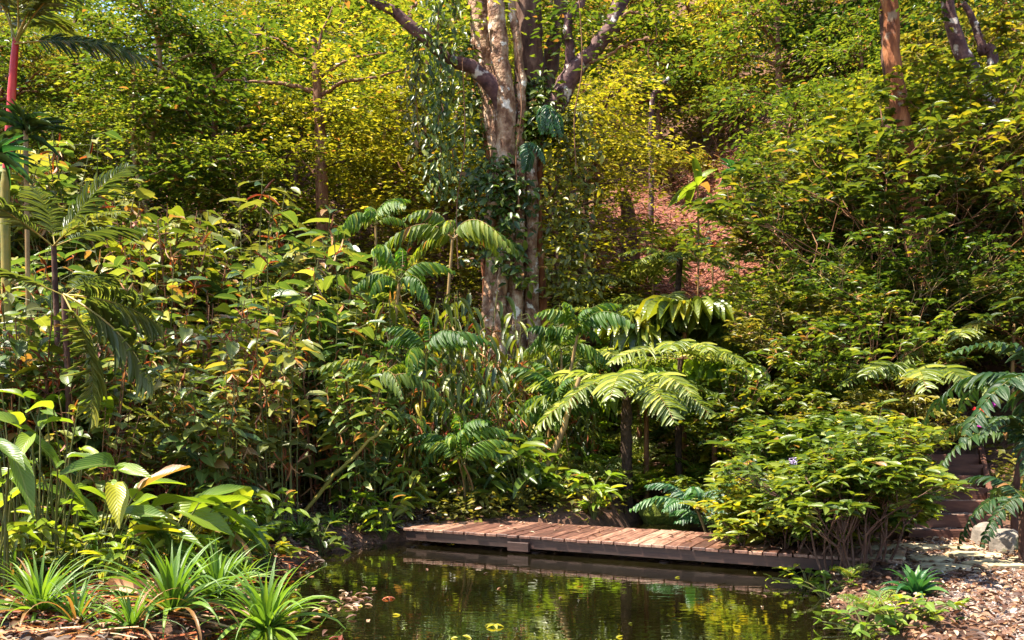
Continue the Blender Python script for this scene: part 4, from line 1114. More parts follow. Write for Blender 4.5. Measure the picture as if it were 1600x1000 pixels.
tuft("dracaena", 1018, 372 - 10, 25, 14, .5, G['bright'], "spiky light green rosette at the left end of the red slope", 94, .16)

# ------------------------------------------------------------------ palms on the left
def red_palm():
    Y = 11.0; b = at(14, 500, Y); gz = hz(b.x, Y); org = Vector((b.x, Y, gz)); root = thing("red_stemmed_palm", "slender palm with scarlet crownshaft and arching fronds at the photo's left edge", "palm", tuple(org))
    def P(*pp): return [at(x, y, Y) - org for x, y in pp]
    low = P((8, 330), (12, 262)); mb = MB(); tube(mb, smooth_path([(0, 0, -.2), (0, 0, 1.0)] + low, 40), np.where(np.arange(40) % 5 == 0, 1.14, 1) * np.linspace(.062, .05, 40), 10); mb.build("trunk", palm_stem, root)
    mb = MB(); tube(mb, smooth_path(P((12, 264), (16, 190), (20, 120), (25, 60)), 12), np.array([.058, .056, .054, .055, .05, .048, .05, .046, .044, .042, .038, .036]), 12, rough=.06); mb.build("crownshaft", crimson, root)
    top = P((24, 66))[0]
    specs = [(.1, 1.15, .80, .9, 'coco_straight'), (-.25, .45, .66, .3, 'coco'), (.5, .8, .66, -.3, 'coco'), (-1.2, .75, .66, 0, 'coco'), (2.6, .9, .7, .2, 'coco'), (-2.4, .8, .66, .1, 'coco'), (1.6, .5, .66, 0, 'coco'), (.25, .1, .6, .7, 'coco_dark'), (-.35, .8, .62, .7, 'coco_straight'), (-.9, .95, .6, -.4, 'coco')]
    for i, (az, tl, sc, roll, key) in enumerate(specs):
        fm, mk = get_frond(key); FR[key] = attach(fm, mk, root, "frond", top, az, tl, sc, roll)
red_palm()
# frond seen at (60-170, 240-350) and drooping one at (100-250, 480-670)
def lone_frond_palm(label, pts, Y, specs, seed, key='coco'):
    p = at(pts[0], pts[1], Y); gz = hz(p.x, Y); root = thing("feather_palm", label, "palm", (p.x, Y, gz)); hgt = p.z - gz
    mb = MB(); tube(mb, smooth_path([(0, 0, -.2), (.05, 0, hgt * .5), (0, 0, hgt)], 12), np.linspace(.035, .028, 12), 9); mb.build("trunk", bark_dark, root)
    for i, (az, tl, sc, roll) in enumerate(specs):
        fm, mk = get_frond(key); FR[key] = attach(fm, mk, root, "frond", (0, 0, hgt), az, tl, sc, roll)
lone_frond_palm("palm with a steeply raised frond, right of the scarlet-stemmed palm", (84, 385), 9.5, [(.15, .95, .46, .9), (2.4, .9, .4, 0), (-2.2, .5, .45, 0), (1.2, .4, .46, .2), (-.5, .3, .43, .3)], 1, 'coco_straight')
lone_frond_palm("palm among the reedy plants whose long striped frond droops to the lower right", (100, 462), 8.9, [(-.5, -.55, .66, -1.0), (-.7, -.95, .58, -.8), (-2.8, .3, .4, 0), (1.6, .4, .4, 0), (-.3, -.25, .5, -.8)], 2, 'coco_straight')
# lance-leaved rosettes behind the scarlet-stemmed palm: see the tufts below

# ------------------------------------------------------------------ small palms in the middle
def at_ground(px, Y): x = gx(px, Y); return (x, Y, hz(x, Y))
def palm_at(key, px, top, Y, n, seed, label, stems=1, sc=(.75, 1.05), tilt=(-.1, 1.25), name="feather_palm", r=.028, stemm=stem_tan):
    g = at_ground(px, Y); H = at(px, top, Y).z - g[2]
    place(feather_palm(key, H, n, seed, "", r, name, stemm, tilt, sc, None, stems), g, 0, 1.0, label)
palm_at('feather', 612, 440, 13.6, 8, 201, "palm with arching broad-leaflet fronds over the reedy plants left of the big trunk", sc=(.4, .8))
palm_at('feather_y', 697, 372, 14.5, 8, 202, "palm with a hanging yellow-green frond just left of the big trunk", sc=(.4, .85), tilt=(-.2, 1.1))
palm_at('feather', 590, 350, 15.5, 8, 203, "tall palm whose light tuft stands at the top of the reedy plants", sc=(.35, .7))
palm_at('feather', 862, 520, 14.0, 9, 204, "palm with glossy drooping fronds in front of the big trunk's base", stems=2, sc=(.35, .72))
palm_at('feather', 655, 555, 12.6, 7, 207, "palm leaning from the reedy bank with ladder-like hanging leaflets", stems=2, sc=(.45, .62), r=.018, stemm=palm_stem)
palm_at('feather', 888, 640, 13.5, 8, 208, "small palm beside the leaning pale sapling", stems=2, sc=(.38, .55), r=.016)
palm_at('feather', 740, 700, 12.1, 7, 209, "knee-high dark palm at the back edge of the boardwalk's left end", stems=3, sc=(.4, .55), r=.014)
palm_at('teal', 1118, 792, 11.2, 8, 210, "blue-green palm with combed leaflets arching over the boardwalk's far edge", stems=2, sc=(.38, .55), r=.02, name="blue_green_palm", tilt=(.0, .8))
palm_at('teal', 1185, 790, 10.9, 7, 211, "blue-green palm half hidden behind the flowering shrubs by the boardwalk", stems=1, sc=(.38, .5), r=.02, name="blue_green_palm", tilt=(.0, .8))
palm_at('spiky', 1588, 500, 13.0, 11, 212, "dark spiky palm with narrow leaflets at the photo's right edge", sc=(.5, .62), tilt=(-.5, .9), name="spiky_palm")
palm_at('dark_pinnate', 1640, 610, 9.4, 10, 213, "dark palm with saw-edged fronds overhanging the boulders right of the steps", sc=(.75, 1.0), tilt=(-.1, .9), name="dark_fern_palm", r=.04, stemm=bark_dark)
palm_at('dark_pinnate', 1585, 690, 9.9, 9, 214, "dark palm with ribbed fronds reaching over the steps", sc=(.55, .75), tilt=(-.2, .8), name="dark_fern_palm", r=.04, stemm=bark_dark)
palm_at('dark_pinnate', 1600, 780, 8.4, 8, 215, "low dark palm beside the path, nearest the right photo edge", sc=(.42, .55), tilt=(-.1, .8), name="dark_fern_palm", r=.04, stemm=bark_dark)

palm_at('feather', 890, 545, 14.4, 7, 224, "palm with drooping sprays right of the big trunk's foot", stems=3, sc=(.45, .65), r=.018, tilt=(-.3, .9))
palm_at('feather_y', 560, 600, 11.9, 7, 225, "palm with yellow-green sprays among the lower reedy plants", stems=2, sc=(.4, .6), r=.016, tilt=(-.3, .9))
# fan palms
def fan_at(px, top, Y, n, R_, seed, label, leafm=G['shrub'], droop=.75, pet=.4):
    g = at_ground(px, Y); H = at(px, top, Y).z - g[2]
    place(fan_palm("fan_palm", max(.3, H), n, R_, seed, "", leafm, droop, pet), g, seed * .7, 1.0, label)
fan_at(1000, 530, 15.5, 7, .5, 111, "green fan palm with folded hanging segments above the large tree fern")
fan_at(1070, 520, 15.0, 9, .55, 112, "largest fan palm, its sunlit leaves white-edged, above the boardwalk")
fan_at(1118, 600, 14.2, 7, .5, 113, "yellow-green fan palm right of the large tree fern", G['bright'])
fan_at(1010, 625, 13.8, 5, .48, 114, "bright fan palm leaf cluster tucked under the large tree fern", G['bright'])

# ------------------------------------------------------------------ tree ferns
def tf_at(px, top, Y, n, r, seed, label, scale, tilt=(-.2, .25)):
    g = at_ground(px, Y); H = at(px, top, Y).z - g[2]
    place(tree_fern("tree_fern", H, n, r, seed, "", scale, tilt), g, 0, 1.0, label)
tf_at(980, 598, 13.2, 14, .075, 121, "largest tree fern with dark trunk and broad lacy crown behind the boardwalk", .86, (-.28, .3))
tf_at(1062, 405, 20.0, 14, .07, 122, "umbrella-shaped tree fern on a black trunk below the red slope", .75, (-.2, .3))
tf_at(1064, 560, 13.9, 12, .05, 123, "thin-stemmed tree fern right of the largest one", .72)
tf_at(960, 500, 17.0, 12, .08, 124, "tree fern in the shade right of the big trunk", .7)
tf_at(1180, 560, 16.0, 13, .07, 125, "pale tree fern between the fan palms and the hillside shrubs", .8)
tf_at(1040, 480, 19.0, 11, .07, 126, "tree fern behind the largest fan palm", .75)
tf_at(1420, 590, 12.6, 13, .07, 127, "pale-green tree fern in the shade above the steps", .72)
tf_at(1500, 545, 13.6, 12, .07, 128, "higher tree fern above the steps beside the spiky palm", .75)
tf_at(905, 560, 15.6, 12, .06, 129, "low tree fern left of the largest one", .7)
tf_at(1130, 470, 20.5, 11, .07, 130, "tree fern at the foot of the red slope, right side", .7)
tf_at(915, 440, 22.0, 11, .07, 131, "tree fern left of the dark mossy trunk", .75)

# ------------------------------------------------------------------ forest on the slope
rgf = np.random.default_rng(2024)
rows = [(19.5, [-30, 110, 250, 380], .62), (21.5, [40, 185, 330, 455, 590, 700, 875], .78), (24, [-40, 90, 230, 360, 520, 660, 780, 905, 1250, 1390, 1530, 1660], .85),
        (27.5, [0, 140, 280, 420, 560, 690, 830, 940, 1200, 1330, 1450, 1590], .95), (32, [-40, 80, 200, 330, 450, 570, 680, 800, 900, 985, 1130, 1230, 1340, 1450, 1560, 1660], 1.0),
        (38, [20, 140, 250, 360, 470, 580, 690, 860, 960, 1050, 1150, 1250, 1350, 1460, 1570], 1.1), (46, [60, 160, 260, 450, 560, 650, 900, 1000, 1100, 1210, 1320, 1430, 1540], 1.2)]
for Y, xs, sc in rows:
    for px in xs:
        px += rgf.normal(0, 18); yy = Y + rgf.normal(0, .7)
        if 985 < px < 1200 and yy < 34: continue
        if px < 430: ks, pr = ['y1', 'm1', 'm2', 'o1', 'd1', 'p1'], [.08, .18, .17, .17, .14, .26]
        elif px < 1180: ks, pr = ['y1', 'y2', 'm2', 'o1', 'm1', 'p1'], [.26, .22, .12, .10, .10, .20]
        else: ks, pr = ['y1', 'm1', 'm2', 'o1', 'd1', 'p1'], [.10, .18, .15, .17, .14, .26]
        if 60 < px < 270 and Y > 26: continue
        if 925 < px < 1200 and 26 < yy < 34: continue
        if px < 330 and Y > 33 and rgf.random() < .75: continue
        k = rgf.choice(ks, p=pr); s = sc * rgf.uniform(.82, 1.12)
        if px > 1180 and Y < 30: s *= .8
        x = gx(px, yy)
        place(P_T[k], (x, yy, hz(x, yy)), rgf.random() * 6.28, s, desc=P_T[k]["_d"], tilt=(rgf.normal(0, .04), rgf.normal(0, .04)))

# far forest, one mass
def far_forest():
    rng = np.random.default_rng(9); n = 2300
    Y = rng.uniform(50, 108, n); px = rng.uniform(-150, 1750, n)
    x = gx(px, Y); keep = ~((px < 340) & (Y > 50) & (rng.random(n) < .9)); x, Y = x[keep], Y[keep]
    z = h(x, Y) + rng.uniform(.5, 9, len(x)); mb = MB()
    tips = np.stack([x, Y, z], 1); sprays(mb, T_TINY, tips, rng, 26, 1.3, .5, .55, .5, .45)
    o = mb.build("far_forest", G['yellow'], kind="stuff"); o["label"] = "hazy yellow-green wood covering the distant slope"; o["category"] = "forest"
far_forest()

# ------------------------------------------------------------------ shrubs on the right hillside
rgs = np.random.default_rng(77)
for Y, x0, x1, dx, sc in [(12.4, 1235, 1420, 88, .62), (13.6, 1190, 1700, 92, .8), (15.2, 1180, 1700, 84, .9), (17, 1150, 1700, 86, 1.0), (19, 1170, 1690, 80, 1.05), (21.5, 1180, 1680, 84, 1.1)]:
    for px in np.arange(x0, x1, dx):
        px += rgs.normal(0, 14); yy = Y + rgs.normal(0, .35)
        if 1430 < px < 1600 and yy < 14.4: continue
        if px < 1195 and yy > 16: continue
        k = rgs.choice(['s1', 's2', 's3', 's4'], p=[.34, .22, .24, .2]); x = gx(px, yy)
        place(P_S[k], (x, yy, hz(x, yy)), rgs.random() * 6.28, sc * rgs.uniform(.85, 1.15), desc=P_S[k]["_d"], tilt=(rgs.normal(0, .08), rgs.normal(0, .08)))
for px, Y, k, s in [(1390, 15.2, 't1', 1.0), (1290, 15.8, 't2', .85), (1470, 16.4, 't1', 1.05), (1235, 17.2, 't2', .85), (1550, 15.6, 't3', .9), (1340, 18.2, 't3', 1.1), (1620, 17.5, 't2', 1.0), (1510, 19.5, 't1', 1.0), (1265, 20.5, 't3', 1.0), (1420, 20.5, 't2', 1.1), (1590, 20, 't3', 1.1), (1330, 14.4, 't3', .75), (1440, 14.2, 't2', .8)]:
    x = gx(px, Y); place(P_S[k], (x, Y, hz(x, Y)), rgs.random() * 6.28, s, desc=P_S[k]["_d"])
for px, Y, k, s in [(1000, 26, 's4', .7), (1060, 35, 's3', 1.0), (1130, 36, 's2', 1.0), (1200, 31, 's4', .9)]:
    x = gx(px, Y); place(P_S[k], (x, Y, hz(x, Y)), rgs.random() * 6.28, s, desc=P_S[k]["_d"])
# some more shrubs at the foot of the left forest and around the trunk
for px, Y, k, s in [(560, 17.5, 's3', .9), (470, 17.2, 's2', .95), (380, 17.6, 's4', .9), (290, 17, 's2', .95), (200, 17.2, 's3', 1), (110, 16.5, 's2', 1), (20, 17, 's1', 1), (640, 17.5, 's4', .9), (720, 19.5, 's3', .9), (890, 20, 's4', 1.0), (950, 22, 's3', 1), (900, 16.8, 's4', .7), (835, 16, 's1', .6)]:
    x = gx(px, Y); place(P_S[k], (x, Y, hz(x, Y)), rgs.random() * 6.28, s, desc=P_S[k]["_d"])

# ------------------------------------------------------------------ reedy broad-leaved plants on the left bank
rgr = np.random.default_rng(55)
for Y, x0, x1, dx, sc in [(9.6, 130, 400, 105, .62), (10.6, -40, 480, 92, .78), (11.8, -60, 600, 88, .92), (13.0, -30, 640, 90, 1.02), (14.4, -40, 700, 86, 1.22), (15.8, -30, 620, 84, 1.35)]:
    for px in np.arange(x0, x1, dx):
        px += rgr.normal(0, 14); yy = Y + rgr.normal(0, .25); x = gx(px, yy)
        pr = P_R[rgr.integers(0, 5)]
        if px > 560: sc2 = sc * .8
        else: sc2 = sc
        place(pr, (x, yy, hz(x, yy)), rgr.random() * 6.28, sc2 * rgr.uniform(.88, 1.12), desc=pr["_d"], tilt=(rgr.normal(0, .05), rgr.normal(0, .05)))

rgc = np.random.default_rng(66)
for px, Y, k, sc in [(610, 12.4, 0, .8), (655, 12.3, 1, .75), (700, 12.5, 0, .9), (745, 12.4, 1, .8), (790, 12.6, 0, .75), (835, 12.7, 1, .6), (640, 13.6, 0, 1.0), (690, 13.8, 1, 1.0), (735, 14.2, 0, 1.05), (785, 14.6, 1, .95), (830, 14.4, 0, .9), (870, 14.8, 1, .85),
                     (720, 15.8, 0, 1.1), (765, 16.0, 1, 1.1), (810, 16.0, 0, 1.05), (855, 16.2, 0, 1.0), (905, 16.4, 1, .9), (925, 13.6, 0, .6)]:
    px += rgc.normal(0, 8); x = gx(px, Y); place(P_C[k], (x, Y, hz(x, Y)), rgc.random() * 6.28, sc * rgc.uniform(.92, 1.08), desc=P_C[k]["_d"], tilt=(rgc.normal(0, .05), rgc.normal(0, .05)))
for px, Y, k, sc in [(-20, 9.2, 0, .9), (40, 9.35, 3, .95), (100, 9.25, 0, .85), (5, 10.1, 2, .95), (75, 10.2, 4, 1.0), (150, 9.4, 3, .8)]:
    x = gx(px, Y); place(P_R[k], (x, Y, hz(x, Y)), rgc.random() * 6.28, sc, desc=P_R[k]["_d"])
# ------------------------------------------------------------------ foreground left
sc1 = strap_clump(301, 70, .80, .046, G['strap'], ""); sc2 = strap_clump(302, 62, .70, .044, G['strap'], ""); sc3 = strap_clump(303, 38, .62, .036, G['strap'], "")
for px, py, pr, s, rz, lab in [(60, 972, sc1, .8, 0, "leftmost strap-leaved clump at the water's edge"), (268, 968, sc1, .95, 1.0, "largest strap-leaved clump, in front of the paddle-leaved plants"),
                               (338, 940, sc2, .9, 2.2, "strap-leaved clump tucked between the largest clump and the one standing in water"), (415, 958, sc2, 1.0, 4, "strap-leaved clump standing in the pond shallows, reflected beneath"),
                               (470, 850, sc2, .55, .3, "small strap-leaved clump further along the bank near the leaf litter"), (150, 905, sc2, .8, 5, "strap-leaved clump half hidden behind the curled dead leaf"), (120, 985, sc3, .8, 1.3, "thin-bladed strap clump in front of the leftmost one"), (205, 992, sc3, .75, 3.3, "thin-bladed strap clump nearest the camera left of the largest clump"), (20, 925, sc3, .9, 2.1, "thin-bladed strap clump at the photo's left edge"), (375, 905, sc3, .8, 5.3, "thin-bladed strap clump behind the one standing in the shallows"), (520, 838, sc2, .45, 2.3, "smallest strap-leaved clump by the boardwalk's left end")]:
    Y = 1.45 * FPX / (py - HOR); x = gx(px, Y)
    place(pr, (x, Y, max(-.02, hz(x, Y))), rz, s, lab)
bl = [(-10, 6.9, 6, 1.25, .42, 311, "paddle-leaved plant at the photo's left edge behind the strap leaves", None), (70, 7.6, 7, 1.45, .4, 312, "tall paddle-leaved plant with upright yellowish leaves near the left edge", None),
      (165, 7.6, 6, .95, .46, 313, "paddle-leaved plant whose long leaves bend right over the bank", .1), (255, 7.9, 6, .72, .5, 314, "low paddle-leaved plant with the broadest leaf, right of the others", .2),
      (110, 8.4, 7, 1.5, .38, 315, "paddle-leaved plant rearmost in the left foreground group", None), (330, 8.3, 5, .55, .42, 316, "short paddle-leaved plant behind the strap-leaved clump in water", 0.1), (20, 8.4, 7, 1.7, .4, 317, "tallest paddle-leaved plant beneath the scarlet-stemmed palm", None)]
for px, Y, n, H, L_, sd, lab, la in bl:
    x = gx(px, Y); place(big_leaf_plant(sd, n + 8, H, L_, G['bright'], "", lean_az=la, tilt=.5 if la is not None else .3), (x, Y, hz(x, Y)), 0, 1.0, lab)
# curled dead leaf
def dead_leaf():
    p = at(176, 922, 6.9); mb = MB(); t = np.linspace(0, 1, 9)
    T = blade(9, lambda t: np.sin(PI * np.clip(t ** .8, .05, .97)) ** .6, .35, .9, 1.2, 1.6)
    scatter_leaves(mb, T, [(0, 0, 0)], [(.5, -.3, .25)], [(0, -.8, .6)], [.26], [.15], [.75]); root = mb.build("dead_leaf", G['dry'], loc=p)
    tag(root, "large curled dead leaf, pinkish brown, hanging among the paddle-leaved plants", "dead leaf")
dead_leaf()

# ------------------------------------------------------------------ right foreground
fx = [(1235, 9.6, .85, 0, "flowering shrub leaning over the boardwalk's back edge, dotted with lilac blooms"), (1270, 8.85, .74, 1.1, "bushy shrub at the right end of the boardwalk"), (1340, 7.9, .72, 2.4, "foremost many-stemmed shrub between pond and path"), (1300, 9.9, .9, 5.0, "rounded shrub behind the boardwalk's right end"), (1260, 11.0, 1.1, .7, "shrub behind the blue-green palms, below the hillside"), (1345, 11.4, .9, 2.0, "shrub crowding the left side of the steps"), (1180, 11.6, .9, 3.0, "shrub over the stream rock pool, left of the other path shrubs")]
for px, Y, s, rz, lab in fx:
    x = gx(px, Y); place(P_F, (x, Y, hz(x, Y)), rz, s, lab)
for px, Y, s_, rz, lab in [(1205, 9.5, .85, 0, "loose lanky shrub poking above the boardwalk's back edge"), (1372, 8.4, .75, 2.2, "open straggly shrub between the foremost shrub and the steps"), (1300, 8.0, .7, 4.0, "sparse shrub stems at the water's edge by the boardwalk's right end")]:
    x = gx(px, Y); place(P_F2, (x, Y, hz(x, Y)), rz, s_, lab)
def bloom(px, py, Y, mat, n, r, name, label, L_=.02):
    rng = np.random.default_rng(int(px)); mb = MB(); P = rng.normal(0, r, (n, 3)); 
    scatter_leaves(mb, T_SMALL, P, rand_dirs(rng, n, (-.2, 1)), up_normals(rng, n, .6), L_, L_ * .8, rng.random(n), rng=rng)
    tag(mb.build(name, mat, loc=at(px, py, Y)), label, "flower")
bloom(1240, 722, 9.3, G['lilac'], 40, .022, "flower_cluster", "pale lilac bloom on the shrub over the boardwalk")
bloom(1345, 720, 9.2, G['lilac'], 36, .022, "flower_cluster", "lilac bloom deeper in the shrubs nearer the steps")
bloom(1362, 732, 9.2, G['lilac'], 22, .016, "flower_cluster", "smallest lilac bloom, just below another in the shrubs")
bloom(1532, 645, 9.2, G['red'], 14, .02, "red_flower", "red flower among the dark palm fronds", .07)
bloom(1555, 632, 9.3, G['purple'], 8, .015, "purple_flower", "purple bract above the red flower", .06)
bloom(1525, 668, 9.1, G['purple'], 5, .01, "purple_flower", "small purple bract below the red flower", .05)
dk = strap_clump(331, 34, .34, .065, G['teal'], "", "dark_strap_plant", "dark plants on the right bank")
x = gx(1430, 6.95); place(dk, (x, 6.95, hz(x, 6.95)), 0, 1.0, "dark glossy drooping-leaved plant at the foremost shrub's foot")
gf = ground_fern('green_fern', 7, 332, "", "green ferns on the right bank")
for px, Y, s, lab in [(1358, 6.8, .42, "bright little fern at the water's edge on the right bank"), (1330, 7.6, .3, "tiny fern between the pond and the foremost shrub")]:
    x = gx(px, Y); place(gf, (x, Y, hz(x, Y)), 1.2, s, lab)
lpp = low_plant(341, 22, .09, .6, G['bright'], "", H=.16)
for px, Y, s, lab in [(1262, 8.05, 1.1, "small creeping green plant at the pond's right shore by the boardwalk"), (1290, 7.55, 1.0, "creeping green plant spilling into the water beyond the bright little fern"), (1395, 6.2, 1.2, "low green seedlings at the lower right bank below the dark glossy plant"), (1350, 6.35, 1.0, "low seedlings nearest the camera on the right shore"), (1450, 6.1, .9, "seedlings among leaf litter at the path's edge")]:
    x = gx(px, Y); place(lpp, (x, Y, max(0, hz(x, Y))), px, s, lab, group="creeping plants on the right shore")

# ------------------------------------------------------------------ low plants and ferns along the stream behind the boardwalk
LP = [low_plant(351, 26, .24, .42, G['shrub'], "broad-leaved low plant"), low_plant(352, 30, .22, .34, G['bright'], "light green low plant", T=T_LONG, H=.55), low_plant(353, 24, .30, .26, G['mid'], "long-leaved low plant", T=T_LONG, H=.6)]
FE = [ground_fern('small_fern', 9, 361, "pale lacy fern", "ferns behind the boardwalk"), ground_fern('green_fern', 9, 362, "bright green fern", "ferns behind the boardwalk")]
rgl = np.random.default_rng(99)
for Y, x0, x1, dx in [(12.15, 730, 1000, 62), (12.9, 700, 1010, 62), (13.0, 1120, 1300, 58), (13.5, 860, 1120, 44), (13.9, 760, 1260, 50), (14.5, 860, 1150, 48), (14.9, 820, 1250, 52), (16.2, 850, 1240, 50), (17.6, 860, 1200, 54), (19.4, 900, 1180, 58), (22, 960, 1150, 64), (25.5, 1000, 1170, 60), (30, 1020, 1190, 75)]:
    for px in np.arange(x0, x1, dx):
        px += rgl.normal(0, 12); yy = Y + rgl.normal(0, .2); x = gx(px, yy)
        if pond_sd(x, yy) > -.05: continue
        pr = (LP + FE)[rgl.choice(5, p=[.2, .24, .2, .2, .16])]
        place(pr, (x, yy, hz(x, yy)), rgl.random() * 6.28, rgl.uniform(.95, 1.6), desc=pr["_d"])
for px, Y, s in [(560, 11.0, .8), (600, 10.9, .9), (640, 11.4, .9), (500, 10.0, .8), (430, 9.6, .9)]:
    x = gx(px, Y); pr = LP[rgl.integers(0, 3)]; place(pr, (x, Y, hz(x, Y)), rgl.random() * 6, s, desc=pr["_d"])

for px, Y, s, k in [(30, 7.4, .7, 2), (120, 7.5, .8, 0), (190, 7.3, .7, 1), (240, 7.7, .8, 2), (310, 7.9, .7, 0), (370, 8.2, .7, 2), (420, 8.7, .7, 0), (80, 8.2, .9, 1), (290, 8.8, .9, 0), (370, 9.2, .9, 2), (160, 8.8, .9, 2)]:
    x = gx(px, Y); pr = LP[k]; place(pr, (x, Y, hz(x, Y)), rgl.random() * 6, s, desc=pr["_d"])
# ------------------------------------------------------------------ ground cover and litter
def ground_cover():
    rng = np.random.default_rng(12); mb = MB()
    n = 120000; Y = 10.8 + 47 * rng.random(n) ** 1.5; px = rng.uniform(-120, 1720, n); x = gx(px, Y)
    keep = (pond_sd(x, Y) < -.15) & (path_fn(x, Y) < -.1) & ~((np.abs(x - 5.0 - .46 * (Y - 10.1)) < .65) & (Y < 13.4)) & ~((lpath_fn(x, Y) > 0) & (x < -1))
    red = ((x - 6.6) * .27) ** 2 + ((Y - 31) * .12) ** 2 < .75
    keep &= ~(red & (rng.random(n) < .72))
    keep &= (np.sin(x * 1.7 + 2) * np.sin(Y * 1.3) + rng.normal(0, .5, n)) > -.5
    x, Y = x[keep], Y[keep]; n = len(x)
    z = h(x, Y) + rng.random(n) ** 1.5 * (.12 + .02 * Y); L_ = (.05 + .0055 * Y) * rng.uniform(.6, 1.4, n)
    scatter_leaves(mb, T_TINY, np.stack([x, Y, z], 1), rand_dirs(rng, n, (-.5, .5)), up_normals(rng, n, .5), L_, L_ * .5, np.clip(rng.normal(.45, .25, n), 0, 1))
    o = mb.build("ground_cover", G['olive'], kind="stuff"); o["label"] = "low leafy ground cover spread over the forest floor"; o["category"] = "undergrowth"
ground_cover()
o = leaf_floor("leaf_litter", 9000, lambda r, n: (r.uniform(1.9, 5.8, n), r.uniform(4.8, 10, n)), .055, G['litter'], 1)
o["label"] = "dry brown fallen leaves strewn over the path and right bank"; o["category"] = "leaf litter"
o = leaf_floor("leaf_litter", 9000, lambda r, n: (r.uniform(-6, -.9, n), r.uniform(5.2, 12.2, n)), .075, G['litter2'], 2, up=.15)
o["label"] = "fallen leaves and dry stalks along the left bank"; o["category"] = "leaf litter"
o = leaf_floor("straw_litter", 2600, lambda r, n: (r.uniform(-4.6, -1.8, n), r.uniform(5.6, 9.5, n)), .24, G['dry'], 3, T=blade(2, lambda t: np.full_like(t, .12), .1, .1), up=.08)
o["label"] = "dead strap leaves lying like straw under the clumps"; o["category"] = "straw"
def red_litter(r, n):
    a = r.random(n) * 6.28; q = np.sqrt(r.random(n)); return 6.6 + np.cos(a) * q * 3.4, 31 + np.sin(a) * q * 7
o = leaf_floor("red_litter", 5200, red_litter, .5, leaf_mat("red_frond_litter", [(0, (.10, .02, .02)), (.5, (.12, .04, .022)), (.85, (.24, .10, .06)), (1, (.42, .28, .2))], .6, .1, objvar=0), 4, T=blade(2, lambda t: np.full_like(t, .10), .1, .2), lift=.05, up=.35, curl=.8)
o["label"] = "rust-red dead fronds heaped on the bare slope"; o["category"] = "dead fronds"
def gravel():
    rng = np.random.default_rng(6); n = 15000; x = rng.uniform(2.5, 5.6, n); y = 4.9 + 8.2 * rng.random(n) ** 1.3
    keep = (path_fn(x, y) > 0) ; x, y = x[keep], y[keep]; n = len(x)
    T = (np.array([(0, -.5, 0), (.5, 0, 0), (0, .5, 0), (-.5, 0, 0), (0, 0, .6)], np.float32), np.array([(0, 1, 4), (1, 2, 4), (2, 3, 4), (3, 0, 4)]))
    mb = MB(); L_ = rng.uniform(.008, .03, n)
    scatter_leaves(mb, T, np.stack([x, y, h(x, y) + .008], 1), rand_dirs(rng, n, (-.2, .2)), up_normals(rng, n, .3), L_, L_ * .9, rng.random(n))
    o = mb.build("gravel", pebble_m, kind="stuff", smooth=False); o["label"] = "loose pale gravel scattered along the path"; o["category"] = "gravel"
gravel()

def deck_leaves():
    rng = np.random.default_rng(21); A = np.array([-1.30, 10.73]); d = np.array([4.92, -2.45]); d = d / np.linalg.norm(d); nn = np.array([-d[1], d[0]])
    n = 170; u = rng.uniform(.1, 5.3, n); v = np.where(rng.random(n) < .55, rng.uniform(.85, 1.15, n), rng.uniform(.02, 1.1, n))
    P = np.concatenate([A + u[:, None] * d + v[:, None] * nn, np.full((n, 1), .207)], 1)
    mb = MB(); L_ = rng.uniform(.025, .075, n); scatter_leaves(mb, T_SMALL, P, rand_dirs(rng, n, (-.02, .15)), up_normals(rng, n, .2), L_, L_ * .45, rng.random(n))
    o = mb.build("deck_leaf_litter", G['litter'], kind="stuff"); o["label"] = "small dry leaves lying on the boardwalk planks"; o["category"] = "leaf litter"
deck_leaves()
# leaves afloat
fl = [(545, 945, 40, .09, "raft of brown and tan leaves afloat at the pond's left"), (768, 979, 1, .085, "single star-shaped yellow leaf floating in the middle of the pond"), 
      (882, 860, 3, .07, "yellow leaves floating below the bracket of the boardwalk"), (1098, 878, 2, .09, "dry orange leaf floating along the boardwalk's edge"), (705, 848, 1, .08, "small yellow leaf afloat by the boardwalk's left end"),
      (720, 998, 3, .08, "lime-green leaf floating at the bottom edge of the pond"), (530, 998, 3, .10, "green leaf blade floating at the bottom, left of the lime-green one"), (610, 933, 1, .06, "lone white leaf speck near the leaf raft")]
for i, (px, py, n, L_, lab) in enumerate(fl):
    rng = np.random.default_rng(700 + i); Y = EYE * FPX / (py - HOR); mb = MB(); n2 = max(n, 2) if n > 1 else 1
    P = np.stack([rng.normal(0, .13 if n > 6 else .03, n2), rng.normal(0, .3 if n > 6 else .03, n2), rng.uniform(.004, .02, n2)], 1)
    if n2 == 1:
        P = np.repeat(P, 5, 0); a = np.arange(5) * 1.256; n2 = 5
    else: a = rng.random(n2) * 6.28
    D = np.stack([np.cos(a), np.sin(a), 0 * a], 1); scatter_leaves(mb, T_SMALL, P, D, up_normals(rng, n2, .08), L_ * rng.uniform(.6, 1.1, n2), L_ * .35, rng.random(n2))
    o = tag(mb.build("floating_leaf" if i else "floating_leaves", G['yellow'] if i in (1, 4, 5) else (G['litter'] if i == 0 else G['dry']), loc=(gx(px, Y), Y, .0)), lab, "floating leaf")
    if i == 0: o["kind"] = "stuff"
rnl = np.random.default_rng(71)
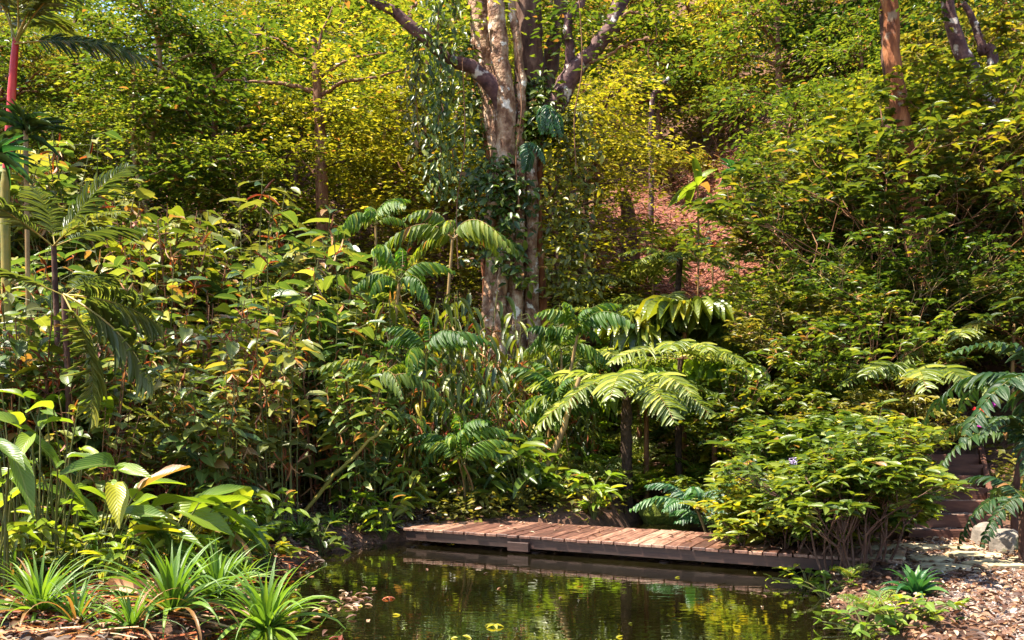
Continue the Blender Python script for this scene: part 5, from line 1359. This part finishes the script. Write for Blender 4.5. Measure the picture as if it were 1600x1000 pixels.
for i in range(26):
    px, py = [(rnl.normal(520, 40), rnl.normal(935, 22)), (rnl.uniform(500, 1250), rnl.uniform(885, 995))][i % 2]
    Y = EYE * FPX / (py - HOR); x = gx(px, Y)
    if pond_sd(x, Y) < .1: continue
    mb = MB(); a = rnl.random() * 6.28; scatter_leaves(mb, T_SMALL, [(0, 0, .004)], [(math.cos(a), math.sin(a), 0)], [(0, .05, 1)], rnl.uniform(.03, .07), rnl.uniform(.015, .03), [rnl.random()])
    tag(mb.build("fallen_leaf", G['yellow'] if rnl.random() < .4 else G['litter'], loc=(x, Y, .002)), "small single fallen leaf drifting flat on the pond", "floating leaf", "single small leaves drifting on the pond")

# ------------------------------------------------------------------ labels that single each thing out
LM = [("big pale-barked tree", 800, 380), ("boardwalk's left end", 660, 790), ("boardwalk's middle", 950, 800), ("boardwalk's right end", 1290, 840), ("scarlet-stemmed palm", 20, 180), ("banana-like plant", 1090, 255),
      ("red slope", 1090, 345), ("steps", 1490, 770), ("largest tree fern", 980, 560), ("umbrella-shaped tree fern", 1062, 385), ("orange-barked trunk", 1392, 60), ("leaning brown trunk", 1530, 150),
      ("largest fan palm", 1070, 500), ("level-limbed tree", 497, 160), ("spiky palm", 1590, 470), ("striped drooping frond", 185, 560), ("propped pale pole", 540, 740), ("dark mossy trunk", 982, 360), ("pale thin trunk", 172, 200),
      ("tall light-tufted palm", 590, 330), ("orange buttress root", 822, 650), ("strap-leaved clump in water", 415, 900), ("hanging vine curtain", 688, 150), ("largest strap-leaved clump", 268, 930), ("smooth grey rock", 1170, 605)]
from mathutils import Vector as _V
def auto_labels():
    bpy.context.view_layer.update()
    rows = {}
    for o, desc in THINGS:
        zs = [.5]; w = o.matrix_world.translation
        # middle of the thing
        hts = []
        for c in o.children_recursive:
            if c.type == 'MESH':
                for b in (c.bound_box[0], c.bound_box[6]): hts.append((c.matrix_world @ _V(b)).z)
        zc = (min(hts) + max(hts)) / 2 if hts else w.z
        px = 800 + FPX * w.x / w.y; py = HOR - FPX * (zc - EYE) / w.y
        best = min(LM, key=lambda l: math.hypot(px - l[1], py - l[2])); dx, dy = px - best[1], py - best[2]
        if abs(dx) > 2.2 * abs(dy): rel = "right of" if dx > 0 else "left of"
        elif abs(dy) > 2.2 * abs(dx): rel = "straight below" if dy > 0 else "straight above"
        else: rel = ("below" if dy > 0 else "above") + (" and right of" if dx > 0 else " and left of")
        rows.setdefault((desc, rel, best[0]), []).append((math.hypot(dx, dy), o))
    ords = ["nearest to it", "second nearest to it", "third nearest to it", "fourth nearest to it", "fifth nearest to it", "sixth nearest to it", "seventh nearest to it", "eighth nearest to it", "ninth nearest to it"]
    for (desc, rel, lm), l in rows.items():
        l.sort(key=lambda t: t[0])
        for i, (d, o) in enumerate(l):
            lab = f"{desc} {rel} the {lm}" + ("" if len(l) == 1 else ", " + ords[min(i, 8)])
            if len(lab.replace('-', ' ').split()) > 16: lab = lab.replace(" to it", "").replace("straight ", "")
            o["label"] = lab
auto_labels()
for o in list(bpy.data.objects):
    if o.parent is None and o.location.y < -400:
        for c in list(o.children_recursive): bpy.data.objects.remove(c)
        bpy.data.objects.remove(o)
for o in bpy.data.objects:
    if "_d" in o: del o["_d"]
